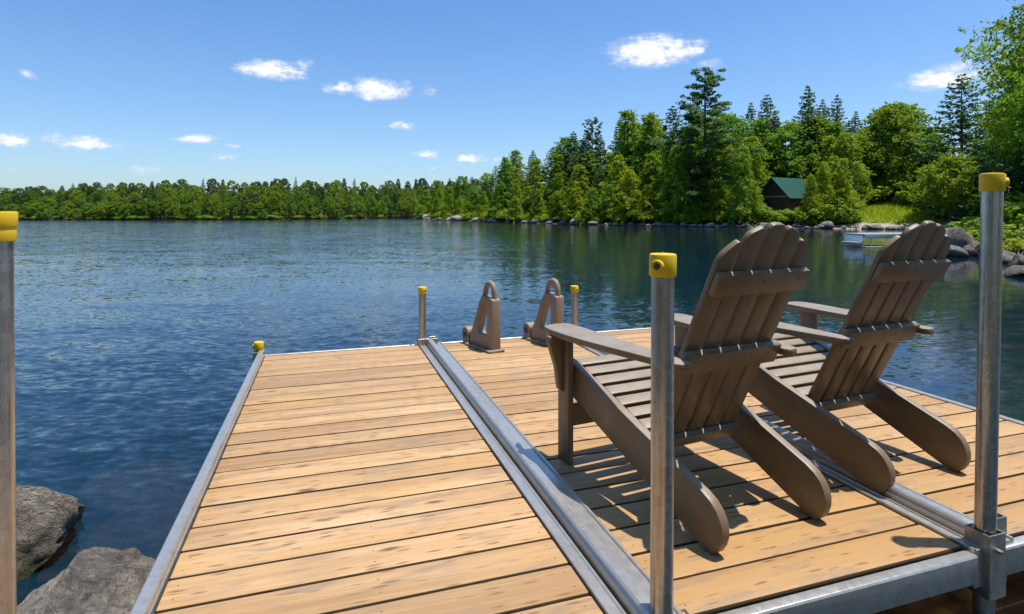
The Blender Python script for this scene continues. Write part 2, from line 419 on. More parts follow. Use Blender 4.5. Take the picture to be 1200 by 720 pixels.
class MB:
    """collects shapes into one mesh"""

    def __init__(self):
        self.bm = bmesh.new()

    def _merge(self, b2, mi=0, mat=None):
        if mat is not None:
            bmesh.ops.transform(b2, matrix=mat, verts=b2.verts)
        for f in b2.faces:
            f.material_index = mi
        me = bpy.data.meshes.new('tmp')
        b2.to_mesh(me)
        b2.free()
        self.bm.from_mesh(me)
        bpy.data.meshes.remove(me)

    def box(self, lo, hi, bev=0.0, mat=None, mi=0, seg=2):
        b = bmesh.new()
        bmesh.ops.create_cube(b, size=1.0)
        lo, hi = Vector(lo), Vector(hi)
        c, s = (lo + hi) / 2, hi - lo
        for v in b.verts:
            v.co = Vector((v.co.x * s.x + c.x, v.co.y * s.y + c.y, v.co.z * s.z + c.z))
        if bev:
            bmesh.ops.bevel(b, geom=list(b.edges), offset=bev, segments=seg, affect='EDGES', profile=0.5)
        self._merge(b, mi, mat)

    def prism(self, pts, depth, bev=0.0, mat=None, mi=0, seg=2, hole=None):
        """polygon in local XY, thick along Z from -depth/2 to depth/2"""
        b = bmesh.new()
        vs = [b.verts.new((x, y, -depth / 2)) for x, y in pts]
        if hole is None:
            fs = [b.faces.new(vs)]
        else:
            hs = [b.verts.new((x, y, -depth / 2)) for x, y in hole]
            n = len(vs)
            fs = [b.faces.new((vs[i], vs[(i + 1) % n], hs[(i + 1) % n], hs[i])) for i in range(n)]
        r = bmesh.ops.extrude_face_region(b, geom=fs)
        bmesh.ops.translate(b, vec=(0, 0, depth), verts=[g for g in r['geom'] if isinstance(g, bmesh.types.BMVert)])
        bmesh.ops.recalc_face_normals(b, faces=b.faces)
        if bev:
            ed = [e for e in b.edges if len(e.link_faces) == 2 and e.calc_face_angle(0) > 0.6]
            bmesh.ops.bevel(b, geom=ed, offset=bev, segments=seg, affect='EDGES', profile=0.5)
        self._merge(b, mi, mat)

    def cyl(self, p0, p1, r0, r1=None, seg=20, caps=True, bev=0.0, mi=0):
        p0, p1 = Vector(p0), Vector(p1)
        r1 = r0 if r1 is None else r1
        b = bmesh.new()
        L = (p1 - p0).length
        bmesh.ops.create_cone(b, cap_ends=caps, segments=seg, radius1=r0, radius2=r1, depth=L)
        if bev:
            ed = [e for e in b.edges if len(e.link_faces) == 2 and e.calc_face_angle(0) > 1.0]
            bmesh.ops.bevel(b, geom=ed, offset=bev, segments=2, affect='EDGES', profile=0.5)
        q = (p1 - p0).to_track_quat('Z', 'Y').to_matrix().to_4x4()
        self._merge(b, mi, Matrix.Translation((p0 + p1) / 2) @ q)

    def tube(self, pts, rad, seg=10, mi=0):
        pts = [Vector(p) for p in pts]
        rads = rad if isinstance(rad, (list, tuple)) else [rad] * len(pts)
        b = bmesh.new()
        rings = []
        prev = None
        for i, p in enumerate(pts):
            d = (pts[min(i + 1, len(pts) - 1)] - pts[max(i - 1, 0)]).normalized()
            a = d.orthogonal().normalized() if prev is None else (prev - d * prev.dot(d)).normalized()
            prev = a
            c = d.cross(a)
            rings.append([b.verts.new(p + (a * math.cos(2 * math.pi * k / seg) + c * math.sin(2 * math.pi * k / seg)) * rads[i]) for k in range(seg)])
        for i in range(len(rings) - 1):
            for k in range(seg):
                b.faces.new((rings[i][k], rings[i][(k + 1) % seg], rings[i + 1][(k + 1) % seg], rings[i + 1][k]))
        b.faces.new(rings[0][::-1])
        b.faces.new(rings[-1])
        self._merge(b, mi)

    def torus(self, c, axis, R0, r0, mi=0, n=28, k=10):
        b = bmesh.new()
        g = [[b.verts.new(((R0 + r0 * math.cos(2 * math.pi * j / k)) * math.cos(2 * math.pi * i / n),
                           (R0 + r0 * math.cos(2 * math.pi * j / k)) * math.sin(2 * math.pi * i / n),
                           r0 * math.sin(2 * math.pi * j / k))) for j in range(k)] for i in range(n)]
        for i in range(n):
            for j in range(k):
                b.faces.new((g[i][j], g[(i + 1) % n][j], g[(i + 1) % n][(j + 1) % k], g[i][(j + 1) % k]))
        self._merge(b, mi, Matrix.Translation(c) @ Vector(axis).to_track_quat('Z', 'Y').to_matrix().to_4x4())

    def build(self, name, mats, parent=None, angle=35):
        me = bpy.data.meshes.new(name)
        bmesh.ops.recalc_face_normals(self.bm, faces=self.bm.faces)
        self.bm.to_mesh(me)
        self.bm.free()
        if angle:
            me.polygons.foreach_set('use_smooth', [True] * len(me.polygons))
            me.set_sharp_from_angle(angle=R(angle))
        return mesh_obj(name, me, mats, parent)


def copy_tree(o, parent=None):
    c = o.copy()
    COL.objects.link(c)
    if parent is not None:
        c.parent = parent
    for ch in list(o.children):
        copy_tree(ch, c)
    return c


AX = Vector((-math.sin(YAW), math.cos(YAW), 0))     # along the dock, out over the lake
BX = Vector((math.cos(YAW), math.sin(YAW), 0))      # across the dock


def dk(a, b, z=0.0):
    v = AX * a + BX * b
    return Vector((v.x, v.y, z))


def at(u, d):
    """world X, Y of a photograph column at a distance"""
    return (u - 600) / F_PX * d, d


WATER_Z = -0.40

# ------------------------------------------------------------------ terrain and lake
LAKE = [(-6, -2.6), (-30, -1), (-90, 8), (-220, 40), (-330, 95), (-260, 122), (-150, 124), (-107, 121), (-80, 124), (-58, 129),
        (-46, 142), (-36, 165), (-28, 170), (-25, 152), (-20, 136), (-14.5, 120), (-9, 107), (-5.8, 98), (0, 86), (5.8, 78), (10.3, 69.5),
        (15.5, 65), (22, 59.5), (26.6, 55), (31.3, 52.8), (35.5, 50), (35.6, 45), (31, 36), (23, 27.5), (16.9, 20.9), (14.2, 16.4),
        (12.8, 13.6), (10.8, 9), (9.8, 4), (9.5, -1.2), (3, -4.2)]
LP = np.array(LAKE, float)


def shore_dist(P):
    """signed distance to the shoreline, positive on land"""
    P = np.asarray(P, float).reshape(-1, 2)
    A_, B_ = LP, np.roll(LP, -1, 0)
    best = np.full(len(P), 1e9)
    inside = np.zeros(len(P), bool)
    for a, b in zip(A_, B_):
        ab = b - a
        tt = np.clip(((P - a) @ ab) / (ab @ ab), 0, 1)
        best = np.minimum(best, np.hypot(*(P - a - tt[:, None] * ab).T))
        cond = ((a[1] > P[:, 1]) != (b[1] > P[:, 1]))
        with np.errstate(divide='ignore', invalid='ignore'):
            xi = (b[0] - a[0]) * (P[:, 1] - a[1]) / (b[1] - a[1]) + a[0]
        inside ^= cond & (P[:, 0] < xi)
    return np.where(inside, -best, best)


def ground_h(P):
    s = shore_dist(P)
    P = np.asarray(P, float).reshape(-1, 2)
    far = np.clip((P[:, 1] - 110) / 60, 0, 1) * (P[:, 0] < 0)
    land = WATER_Z + np.minimum(s * 0.22, 0.8) + np.clip(s - 3.5, 0, 30) * 0.055 + np.clip(s - 12, 0, 140) * (0.015 + 0.05 * far)
    bg_ = P[:, 0] / np.maximum(P[:, 1], 1) * F_PX + 600
    land = land + np.clip(s - 2.5, 0, 10) * 0.125 * np.clip((bg_ - 975) / 20, 0, 1) * np.clip((1120 - bg_) / 20, 0, 1) * (P[:, 1] > 38)
    wob = 0.18 * np.sin(P[:, 0] * 0.9 + 1.3 * np.sin(P[:, 1] * 0.5)) * np.sin(P[:, 1] * 0.8) * np.clip(s / 5, 0, 1)
    bed = WATER_Z + np.maximum(s * 0.16, -0.60 + s * 0.04) + np.minimum(0, s + 5) * 0.22
    bed = np.maximum(bed, -7.0)
    return np.where(s > 0, land + wob, bed)


def gz(x, y):
    return float(ground_h([(x, y)])[0])


xs = np.unique(np.concatenate([np.linspace(-900, -340, 9), np.arange(-340, -110, 12), np.arange(-110, -20, 4), np.arange(-20, 62, 1.0), np.arange(62, 130, 6), np.linspace(130, 900, 12)]))
ys = np.unique(np.concatenate([np.linspace(-300, -20, 8), np.arange(-20, 96, 1.0), np.arange(96, 260, 3.5), np.linspace(260, 1200, 16)]))
GX, GY = np.meshgrid(xs, ys)
GP = np.stack([GX.ravel(), GY.ravel()], 1)
GH = ground_h(GP)
nx, ny = len(xs), len(ys)
idx = np.arange(nx * ny).reshape(ny, nx)
quads = np.stack([idx[:-1, :-1], idx[:-1, 1:], idx[1:, 1:], idx[1:, :-1]], -1).reshape(-1, 4)


def np_mesh(name, V, Q, smooth=False):
    me = bpy.data.meshes.new(name)
    k = Q.shape[1]
    me.vertices.add(len(V))
    me.vertices.foreach_set('co', np.ascontiguousarray(V, np.float32).ravel())
    me.loops.add(Q.size)
    me.loops.foreach_set('vertex_index', np.ascontiguousarray(Q, np.int32).ravel())
    me.polygons.add(len(Q))
    me.polygons.foreach_set('loop_start', np.arange(0, Q.size, k, dtype=np.int32))
    me.polygons.foreach_set('loop_total', np.full(len(Q), k, np.int32))
    if smooth:
        me.polygons.foreach_set('use_smooth', np.ones(len(Q), bool))
    me.update()
    me.validate()
    return me


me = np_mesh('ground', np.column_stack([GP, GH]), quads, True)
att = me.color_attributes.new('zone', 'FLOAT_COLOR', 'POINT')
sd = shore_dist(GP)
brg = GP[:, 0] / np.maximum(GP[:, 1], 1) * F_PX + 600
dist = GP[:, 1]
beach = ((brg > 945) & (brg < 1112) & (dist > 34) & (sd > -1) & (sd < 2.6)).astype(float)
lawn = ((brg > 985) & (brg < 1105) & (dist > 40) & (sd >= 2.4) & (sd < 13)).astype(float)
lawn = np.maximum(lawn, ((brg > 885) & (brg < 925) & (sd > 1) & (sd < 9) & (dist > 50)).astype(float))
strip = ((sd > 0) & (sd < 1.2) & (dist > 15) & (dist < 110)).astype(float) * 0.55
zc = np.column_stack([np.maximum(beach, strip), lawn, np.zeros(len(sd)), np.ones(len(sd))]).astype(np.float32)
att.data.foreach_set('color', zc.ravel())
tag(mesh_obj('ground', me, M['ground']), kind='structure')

wv = np.array([(-900, -300, WATER_Z), (900, -300, WATER_Z), (900, 1200, WATER_Z), (-900, 1200, WATER_Z)])
tag(mesh_obj('water', np_mesh('water', wv, np.array([[0, 1, 2, 3]])), M['water']), kind='structure')

# ------------------------------------------------------------------ dock sections
PITCH, A0, A1 = 0.1428, 1.275, 4.56


def dock_section(b0, a_start, px0, px1, width, label, flange_left=True, thin_edge=False):
    """b0: outer edge of the raised rail; local x across, y out over the lake"""
    L = A1 - a_start
    root = empty('dock_section', dk(a_start, b0), YAW, label, 'dock', 'aluminium dock sections with wooden decking')
    # decking ------------------------------------------------------------
    mb = MB()
    n = int(round(L / PITCH))
    pit = L / n
    rr = random.Random(int(b0 * 1000) + 5)
    for i in range(n):
        y0 = i * pit + 0.0036
        y1 = (i + 1) * pit - 0.0036
        dz = rr.uniform(-0.0012, 0.0012)
        rot = Matrix.Rotation(rr.uniform(-0.0009, 0.0009), 4, 'Z')
        c = Vector(((px0 + px1) / 2, (y0 + y1) / 2, 0))
        mt = Matrix.Translation(c) @ rot @ Matrix.Translation(-c)
        mb.box((px0 + rr.uniform(0, .003), y0, -0.030 + dz), (px1 - rr.uniform(0, .003), y1, dz), 0.008, mt, 0, 2)
        for sx in (px0 + 0.035, (px0 + px1) / 2 + 0.01, px1 - 0.035):
            for fy in (0.27, 0.73):
                x_ = sx + rr.uniform(-.006, .006)
                y_ = y0 + (y1 - y0) * fy + rr.uniform(-.006, .006)
                mb.cyl((x_, y_, dz - 0.004), (x_, y_, dz + 0.0004), 0.0026, seg=8, mi=1)
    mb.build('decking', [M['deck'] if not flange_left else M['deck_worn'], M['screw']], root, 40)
    # raised rail ----------------------------------------------------------
    mb = MB()
    if flange_left:
        prof = [(0, -0.115), (0, 0.026), (0.006, 0.030), (0.004, 0.043), (0.010, 0.048), (0.040, 0.048), (0.045, 0.043), (0.045, 0.012),
                (0.052, 0.008), (px0 - 0.016, 0.006), (px0 - 0.014, 0.013), (px0 - 0.005, 0.013), (px0 - 0.003, -0.028), (0.05, -0.03), (0.05, -0.115)]
    else:
        prof = [(0, -0.115), (0, 0.043), (0.005, 0.048), (0.031, 0.048), (0.036, 0.043), (0.036, 0.030), (0.032, 0.026), (0.032, 0.014), (0.036, 0.010), (0.036, -0.115)]
    to_y = Matrix(((1, 0, 0, 0), (0, 0, 1, L / 2), (0, 1, 0, 0), (0, 0, 0, 1)))
    mb.prism(prof, L + 0.06, 0, to_y)
    for k in range(6):
        y = L * (0.12 + 0.15 * k)
        mb.cyl((0.022, y, 0.046), (0.022, y, 0.0495), 0.006, seg=10)
    mb.build('side_rail', M['alu'], root, 25)
    # low edge flange --------------------------------------------------------
    mb = MB()
    if thin_edge:
        prof = [(px1 + 0.004, -0.115), (px1 + 0.004, 0.004), (px1 + 0.010, 0.008), (px1 + 0.028, 0.008), (px1 + 0.030, 0.004), (px1 + 0.030, -0.115)]
    else:
        prof = [(px1 + 0.004, -0.115), (px1 + 0.004, 0.004), (px1 + 0.006, 0.007), (px1 + 0.011, 0.007), (px1 + 0.013, 0.001), (px1 + 0.040, 0.002), (px1 + 0.043, 0.007),
                (px1 + 0.048, 0.007), (px1 + 0.050, 0.002), (width - 0.008, 0.0), (width - 0.006, -0.115)]
    mb.prism(prof, L + 0.06, 0, to_y)
    mb.build('edge_flange', M['alu'], root, 25)
    # beams --------------------------------------------------------------
    x0, x1 = 0.052 if flange_left else 0.038, px1 + 0.002
    mb = MB()
    prof = [(-0.042, -0.092), (-0.042, -0.012), (-0.038, -0.006), (-0.008, -0.006), (-0.004, -0.010), (-0.004, -0.092)]
    to_x = Matrix(((0, 0, 1, (x0 + x1) / 2), (1, 0, 0, 0), (0, 1, 0, 0), (0, 0, 0, 1)))
    mb.prism(prof, x1 - x0, 0.0015, to_x)
    mb.build('end_beam', M['alu'], root, 30)
    mb = MB()
    prof = [(L + 0.003, -0.112), (L + 0.003, 0.002), (L + 0.006, 0.004), (L + 0.026, 0.004), (L + 0.028, 0.0), (L + 0.028, -0.112)]
    mb.prism(prof, x1 - x0, 0.0, to_x)
    mb.build('end_beam', M['alu'], root, 30)
    for k in range(1, 5):
        mb = MB()
        y = L * k / 5
        mb.box((x0, y - 0.02, -0.10), (x1, y + 0.02, -0.033), 0.002)
        mb.build('cross_beam', M['alu'], root, 30)
    return root


dock_section(-0.472, -0.55, 0.038, 1.166, 1.228, 'left dock section of clear sunlit boards beside the rocks', flange_left=False)
dock_section(0.757, A0, 0.126, 1.150, 1.207, 'middle dock section of tan boards under the nearer brown chair')
dock_section(1.965, A0, 0.130, 1.318, 1.34, 'right dock section under the farther chair, at the open lake edge', thin_edge=True)


# ------------------------------------------------------------------ posts
def dock_post(a, b, z_top, label, lean=(0, 0), ring=-0.6, sleeves=(), r=0.0285, bracket=True, stepped=False, sleeve_z=(-0.15, 0.055)):
    root = empty('dock_post', dk(a, b, 0), YAW, label, 'post', 'galvanised dock posts with yellow caps')
    zb = gz(*dk(a, b)[:2]) - 0.1
    lx, ly = lean
    base, top = Vector((lx * zb, ly * zb, zb)), Vector((lx * z_top, ly * z_top, z_top))
    ax = (top - base).normalized()
    mb = MB()
    mb.cyl(base, top - ax * 0.01, r, seg=32)
    mb.build('pipe', M['galv'], root)
    ch = 0.058
    mb = MB()
    if stepped:
        mb.cyl(top - ax * ch, top - ax * 0.03, r + 0.0045, seg=36, bev=0.0015)
        mb.cyl(top - ax * 0.031, top, r + 0.0065, seg=36, bev=0.003)
    else:
        mb.cyl(top - ax * ch, top, r + 0.0055, seg=36, bev=0.005)
    mb.cyl(top - ax * 0.001, top + ax * 0.0035, 0.004, 0.002, seg=10)
    dirv = Vector((math.sin(ring), -math.cos(ring), 0))
    cpos = top - ax * 0.029 + dirv * (r + 0.004)
    mb.cyl(cpos - dirv * 0.004, cpos + dirv * 0.005, 0.017, 0.015, seg=28, bev=0.001)
    mb.torus(cpos + dirv * 0.005, dirv, 0.0125, 0.003)
    cap = mb.build('cap', M['yellow'], root)
    mb = MB()
    mb.cyl(cpos, cpos + dirv * 0.007, 0.0085, seg=6, bev=0.001)
    mb.build('bolt', M['bolt'], cap)
    if bracket:
        z0, z1 = sleeve_z
        mb = MB()

        def sq(cx, cy, sx, sy, z0, z1, th=0.005):
            mb.box((cx - sx, cy - sy, z0), (cx + sx, cy - sy + th, z1), 0.001, seg=1)
            mb.box((cx - sx, cy + sy - th, z0), (cx + sx, cy + sy, z1), 0.001, seg=1)
            mb.box((cx - sx, cy - sy + th, z0), (cx - sx + th, cy + sy - th, z1), 0.001, seg=1)
            mb.box((cx + sx - th, cy - sy + th, z0), (cx + sx, cy + sy - th, z1), 0.001, seg=1)
        sq(0, 0, 0.037, 0.037, z0, z1)
        for (cx, cy, sx, sy, dz0, dz1) in sleeves:
            sq(cx, cy, sx, sy, dz0, dz1)
        mb.cyl((0.0, -0.036, z1 - 0.05), (0.0, -0.052, z1 - 0.05), 0.008, seg=6)
        mb.cyl((0.036, 0, z1 - 0.04), (0.058, 0, z1 - 0.04), 0.007, seg=8)
        mb.cyl((0.036, -0.012, z0 + 0.05), (0.052, -0.012, z0 + 0.05), 0.008, seg=6)
        mb.build('bracket', M['steel'], root, 30)
    return root


dock_post(1.255, 0.803, 0.948, 'scuffed grey post in the foreground standing before the nearer chair', (0.004, 0.0), ring=-0.95,
          sleeves=[(-0.062, -0.012, 0.024, 0.03, -0.13, -0.004), (0.068, 0.012, 0.030, 0.03, -0.13, 0.006)], sleeve_z=(-0.14, 0.012))
dock_post(1.262, 1.985, 1.177, 'leaning silver post at the right, clamped between two dock sections', (0.042, 0.008), ring=0.75,
          sleeves=[(0.072, 0.03, 0.034, 0.028, -0.14, 0.07)], sleeve_z=(-0.15, 0.05))
dock_post(1.36, -0.605, 1.053, 'dark weathered post cut off by the left edge of the photo', (-0.006, 0), ring=-0.75, stepped=True)
dock_post(4.57, -0.475, 0.105, 'short stub post at the far left corner of the dock', (0, 0), ring=-1.6, sleeve_z=(-0.12, 0.035))
dock_post(4.575, 0.728, 0.46, 'slim grey post at the far end between left and middle decking', (0, 0), ring=0.5,
          sleeves=[(0.085, -0.02, 0.028, 0.04, -0.12, 0.055)], sleeve_z=(-0.12, 0.05))
dock_post(4.52, 2.03, 0.425, 'slim grey post at the far end, right of the ladder brackets', (0, 0), ring=0.5, sleeve_z=(-0.12, 0.04))


# ------------------------------------------------------------------ ladder brackets
def ladder_bracket():
    root = empty('ladder_bracket')
    yz = Matrix(((0, 0, 1, 0), (1, 0, 0, 0), (0, 1, 0, 0), (0, 0, 0, 1)))   # polygon (x,y)->(y,z), thick along x
    outer = [(0.0, 0.012), (0.0, 0.30), (0.0, 0.385), (0.012, 0.398), (0.06, 0.402), (0.10, 0.404), (0.155, 0.410), (0.195, 0.350), (0.245, 0.235), (0.300, 0.125), (0.322, 0.095), (0.328, 0.012)]
    inner = [(0.085, 0.115), (0.076, 0.22), (0.076, 0.285), (0.082, 0.322), (0.100, 0.345), (0.128, 0.352), (0.150, 0.338), (0.166, 0.308), (0.188, 0.262), (0.212, 0.205), (0.222, 0.150), (0.205, 0.115)]
    mb = MB()
    mb.prism(outer, 0.080, 0.008, yz, hole=inner)
    mb.build('body', M['taupe'], root, 40)
    mb = MB()
    mb.box((-0.080, -0.03, 0.0), (0.058, 0.345, 0.016), 0.006)
    for x in (-0.062, 0.049):
        for y in (0.05, 0.16, 0.28):
            mb.cyl((x, y, 0.012), (x, y, 0.019), 0.010, seg=12, mi=1)
    mb.build('base_plate', [M['taupe'], M['bolt']], root, 40)
    mb = MB()
    pts = [(0, 0.030, 0.38), (0, 0.030, 0.44), (0, 0.036, 0.475), (0, 0.058, 0.503), (0, 0.090, 0.511), (0, 0.122, 0.500), (0, 0.143, 0.468), (0, 0.158, 0.42), (0, 0.166, 0.385)]
    mb.tube(pts, 0.021, 14)
    mb.build('handle', M['taupe'], root, 50)
    mb = MB()
    mb.cyl((-0.050, 0.385, 0.085), (0.03, 0.385, 0.085), 0.048, seg=28, bev=0.008)
    mb.box((-0.050, 0.342, -0.16), (0.03, 0.428, 0.085), 0.01)
    mb.cyl((-0.060, 0.385, 0.085), (-0.049, 0.385, 0.085), 0.014, seg=14, mi=1)
    mb.box((-0.03, 0.28, 0.03), (0.02, 0.36, 0.10), 0.008)
    mb.build('hinge', [M['taupe'], M['bolt']], root, 45)
    return root


lb = ladder_bracket()
lb.location = dk(4.150, 1.222, 0.002)
lb.rotation_euler = (0, 0, YAW + 0.30)
tag(lb, 'taupe plastic ladder bracket on the deck, nearer the slim post between the decking', 'ladder bracket', 'moulded ladder brackets at the far end of the dock')
lb2 = copy_tree(lb)
lb2.location = dk(4.155, 1.745, 0.002)
tag(lb2, 'taupe plastic ladder bracket on the deck, half behind the nearer chair armrest', 'ladder bracket', 'moulded ladder brackets at the far end of the dock')


# ------------------------------------------------------------------ chairs
def adirondack():
    root = empty('adirondack_chair')
    cm = M['chair']
    # side rails: sloping planks that carry the seat and end as rear feet
    slope = math.atan2(0.235, 0.72)
    for s in (-1, 1):
        mb = MB()
        top0, top1 = Vector((0.03, 0.172)), Vector((0.80, 0.425))
        pts = [(0.80, 0.425), (0.815, 0.405), (0.815, 0.30), (0.80, 0.282)]
        # bottom edge back to the ground
        pts += [(0.05, 0.004), (0.035, 0.0), (0.012, 0.0)]
        # rounded rear end
        for k in range(0, 9):
            t = k / 8
            p0, p1, p2, p3 = Vector((0.012, 0.0)), Vector((-0.045, 0.035)), Vector((-0.055, 0.142)), Vector((0.05, 0.178))
            q = p0 * (1 - t) ** 3 + p1 * 3 * t * (1 - t) ** 2 + p2 * 3 * t * t * (1 - t) + p3 * t ** 3
            if k:
                pts.append((q.x, q.y))
        flare = 0.045 / 0.8
        xr = s * 0.232
        mt = Matrix(((0, 0, 1, xr), (1, 0, 0, 0), (0, 1, 0, 0), (0, 0, 0, 1)))
        sh = Matrix(((1, s * flare, 0, 0), (0, 1, 0, 0), (0, 0, 1, 0), (0, 0, 0, 1)))
        mb.prism(pts[::-1], 0.034, 0.005, sh @ mt)
        for k in range(6):
            yk = 0.37 + 0.072 * k
            zk = 0.172 + (yk - 0.03) * 0.253 / 0.77 - 0.018
            for (yy_, zz_) in ((yk, zk),) + (((yk, zk - 0.055),) if k == 0 else ()):
                xo = xr + s * flare * yy_
                mb.cyl((xo + s * 0.015, yy_, zz_), (xo + s * 0.0176, yy_, zz_), 0.0042, seg=10, mi=1)
        mb.build('side_rail', [cm, M['screw']], root, 35)
    # front legs
    for s in (-1, 1):
        mb = MB()
        x0 = s * 0.318
        mb.box((x0 - 0.014, 0.735, 0.0), (x0 + 0.014, 0.822, 0.532), 0.005)
        for z in (0.12, 0.22, 0.355, 0.395):
            ys = 0.765 + 0.02 * (z > .3)
            mb.cyl((x0 + s * 0.012, ys, z), (x0 + s * 0.0152, ys, z), 0.0048, seg=10, mi=1)
        mb.build('leg', [cm, M['screw']], root, 35)
        mb = MB()
        pts = [(0.0, 0.532), (0.066, 0.532), (0.066, 0.505), (0.052, 0.46), (0.032, 0.40), (0.022, 0.33), (0.018, 0.305), (0.0, 0.295)]
        mt = Matrix(((s, 0, 0, x0 + s * 0.0145), (0, 0, 1, 0.788), (0, 1, 0, 0), (0, 0, 0, 1)))
        mb.prism(pts, 0.034, 0.004, mt)
        mb.build('arm_bracket', cm, root, 35)
    # stretcher board between the front legs
    mb = MB()
    mb.box((-0.302, 0.742, 0.155), (0.302, 0.770, 0.245), 0.005)
    mb.build('stretcher', cm, root, 35)
    # seat slats
    mb = MB()
    n = 7
    L0, L1 = 0.345, 0.822
    g = 0.017
    tl = math.hypot(0.77, 0.253)
    ang = math.atan2(0.253, 0.77)
    for i in range(n):
        ya = L0 + (L1 - L0) * i / n
        yb = L0 + (L1 - L0) * (i + 1) / n - g
        yc = (ya + yb) / 2
        zc = 0.172 + (yc - 0.03) * 0.253 / 0.77 - 0.004
        hw = 0.213 + 0.045 * yc / 0.8 - 0.001
        hl = (yb - ya) / 2 / math.cos(ang)
        mt = Matrix.Translation((0, yc, zc)) @ Matrix.Rotation(ang, 4, 'X')
        mb.box((-hw, -hl, -0.022), (hw, hl, 0.0), 0.005 if i < n - 1 else 0.009, mt)
    mb.build('seat', cm, root, 35)
    # back: five parallel slats with an arched head
    P0, P1 = Vector((0, 0.368, 0.192)), Vector((0, -0.030, 1.012))
    up = (P1 - P0).normalized()
    LB = (P1 - P0).length
    nrm = Vector((0, up.z, -up.y))          # towards the sitter
    bm4 = Matrix(((1, up.x, nrm.x, P0.x), (0, up.y, nrm.y, P0.y), (0, up.z, nrm.z, P0.z), (0, 0, 0, 1)))
    mb = MB()
    wsl, gap = 0.0700, 0.0150

    def head(x):
        return LB - 2.75 * x * x
    for i in range(5):
        cx = (i - 2) * (wsl + gap)
        xa, xb = cx - wsl / 2, cx + wsl / 2
        pts = [(xa, 0.0), (xb, 0.0)]
        rr_ = 0.016
        for k in range(9):
            x = xb + (xa - xb) * k / 8
            y = head(x)
            ed = min(abs(x - xa), abs(x - xb))
            if ed < rr_:
                y -= rr_ - math.sqrt(max(0, rr_ ** 2 - (rr_ - ed) ** 2))
            pts.append((x, y))
        mb.prism(pts, 0.022, 0.005, bm4 @ Matrix.Translation((0, 0, 0.011)))
    mb.build('backrest', cm, root, 35)
    mb = MB()
    yb_ = 0.775 * LB
    mb.box((-0.203, yb_ - 0.041, -0.027), (0.206, yb_ + 0.041, -0.001), 0.005, bm4)
    for i in range(5):
        mb.cyl(bm4 @ Vector(((i - 2) * 0.084, yb_ + 0.008, -0.0255)), bm4 @ Vector(((i - 2) * 0.084, yb_ + 0.008, -0.0285)), 0.0042, seg=10, mi=1)
    mb.build('upper_brace', [cm, M['screw']], root, 35)
    mb = MB()
    yc_ = 0.436 * LB
    mb.box((-0.222, yc_ - 0.040, -0.032), (0.224, yc_ + 0.040, -0.001), 0.005, bm4)
    for i in range(5):
        mb.cyl(bm4 @ Vector(((i - 2) * 0.084, yc_ + 0.01, -0.0305)), bm4 @ Vector(((i - 2) * 0.084, yc_ + 0.01, -0.0335)), 0.0045, seg=10, mi=1)
    mb.build('lower_brace', [cm, M['screw']], root, 35)
    # cleat across the foot of the back
    mb = MB()
    mb.box((-0.208, -0.002, -0.026), (0.208, 0.042, -0.001), 0.004, bm4)
    mb.build('foot_cleat', cm, root, 35)
    # arms
    for s in (-1, 1):
        mb = MB()
        prof = []
        outer_pts = [(0.885, 0.352), (0.86, 0.378), (0.80, 0.386), (0.70, 0.382), (0.60, 0.372), (0.45, 0.345), (0.30, 0.315), (0.17, 0.288), (0.135, 0.280), (0.118, 0.262)]
        inner_pts = [(0.118, 0.228), (0.135, 0.216), (0.17, 0.2155), (0.30, 0.217), (0.45, 0.221), (0.60, 0.226), (0.75, 0.232), (0.86, 0.240), (0.885, 0.262), (0.895, 0.305)]
        pts = [(s * x, y) for y, x in outer_pts] + [(s * x, y) for y, x in inner_pts]
        if s < 0:
            pts = pts[::-1]
        mb.prism(pts, 0.027, 0.007, Matrix.Translation((0, 0, 0.5465)))
        mb.build('armrest', cm, root, 35)
    return root


CH1 = (1.500, 1.372, 0.12)
CH2 = (1.615, 2.205, 0.09)
chair = adirondack()
chair.location = dk(CH1[0], CH1[1], 0.0015)
chair.rotation_euler = (0, 0, YAW + CH1[2])
tag(chair, 'nearer brown adirondack chair, right behind the foreground post with a yellow cap', 'chair', 'brown adirondack chairs on the dock')
chair2 = copy_tree(chair)
chair2.location = dk(CH2[0], CH2[1], 0.0015)
chair2.rotation_euler = (0, 0, YAW + CH2[2])
tag(chair2, 'farther brown adirondack chair, straddling the metal joint by the leaning post', 'chair', 'brown adirondack chairs on the dock')


# ------------------------------------------------------------------ rocks
def rock_mesh(name, seed, sub=4, planes=12, rough=0.10, squash=(1, 1, .7), fine=0.03, cut=(0.62, 0.95)):
    rr = random.Random(seed)
    b = bmesh.new()
    bmesh.ops.create_icosphere(b, subdivisions=sub, radius=1.0)
    pl = []
    for _ in range(planes):
        d = Vector((rr.gauss(0, 1), rr.gauss(0, 1), rr.gauss(0, .8))).normalized()
        pl.append((d, rr.uniform(*cut)))
    o3 = Vector((seed * 3.17, seed * 1.7, seed * .9))
    for v in b.verts:
        c = v.co.copy()
        for d, k in pl:
            e = c.dot(d) - k
            if e > 0:
                c -= d * e * 0.94
        n = noise.fractal(c * 1.7 + o3, 1.0, 2.1, 5)
        n2 = noise.fractal(c * 6.0 + o3, 0.9, 2.2, 4)
        c += v.normal * (n * rough + n2 * fine)
        v.co = Vector((c.x * squash[0], c.y * squash[1], c.z * squash[2]))
    me = bpy.data.meshes.new(name)
    b.to_mesh(me)
    b.free()
    me.polygons.foreach_set('use_smooth', [True] * len(me.polygons))
    me.set_sharp_from_angle(angle=R(48))
    me.materials.append(M['rock'] if sub > 4 else M['rock_far'])
    return me


def put_rock(me, x, y, z, sc, rot, label, group=None):
    o = bpy.data.objects.new('boulder' if group is None or 'boulder' in group else 'shore_rock', me)
    COL.objects.link(o)
    o.location = (x, y, z)
    o.scale = sc
    o.rotation_euler = rot
    return tag(o, label, 'rock', group)


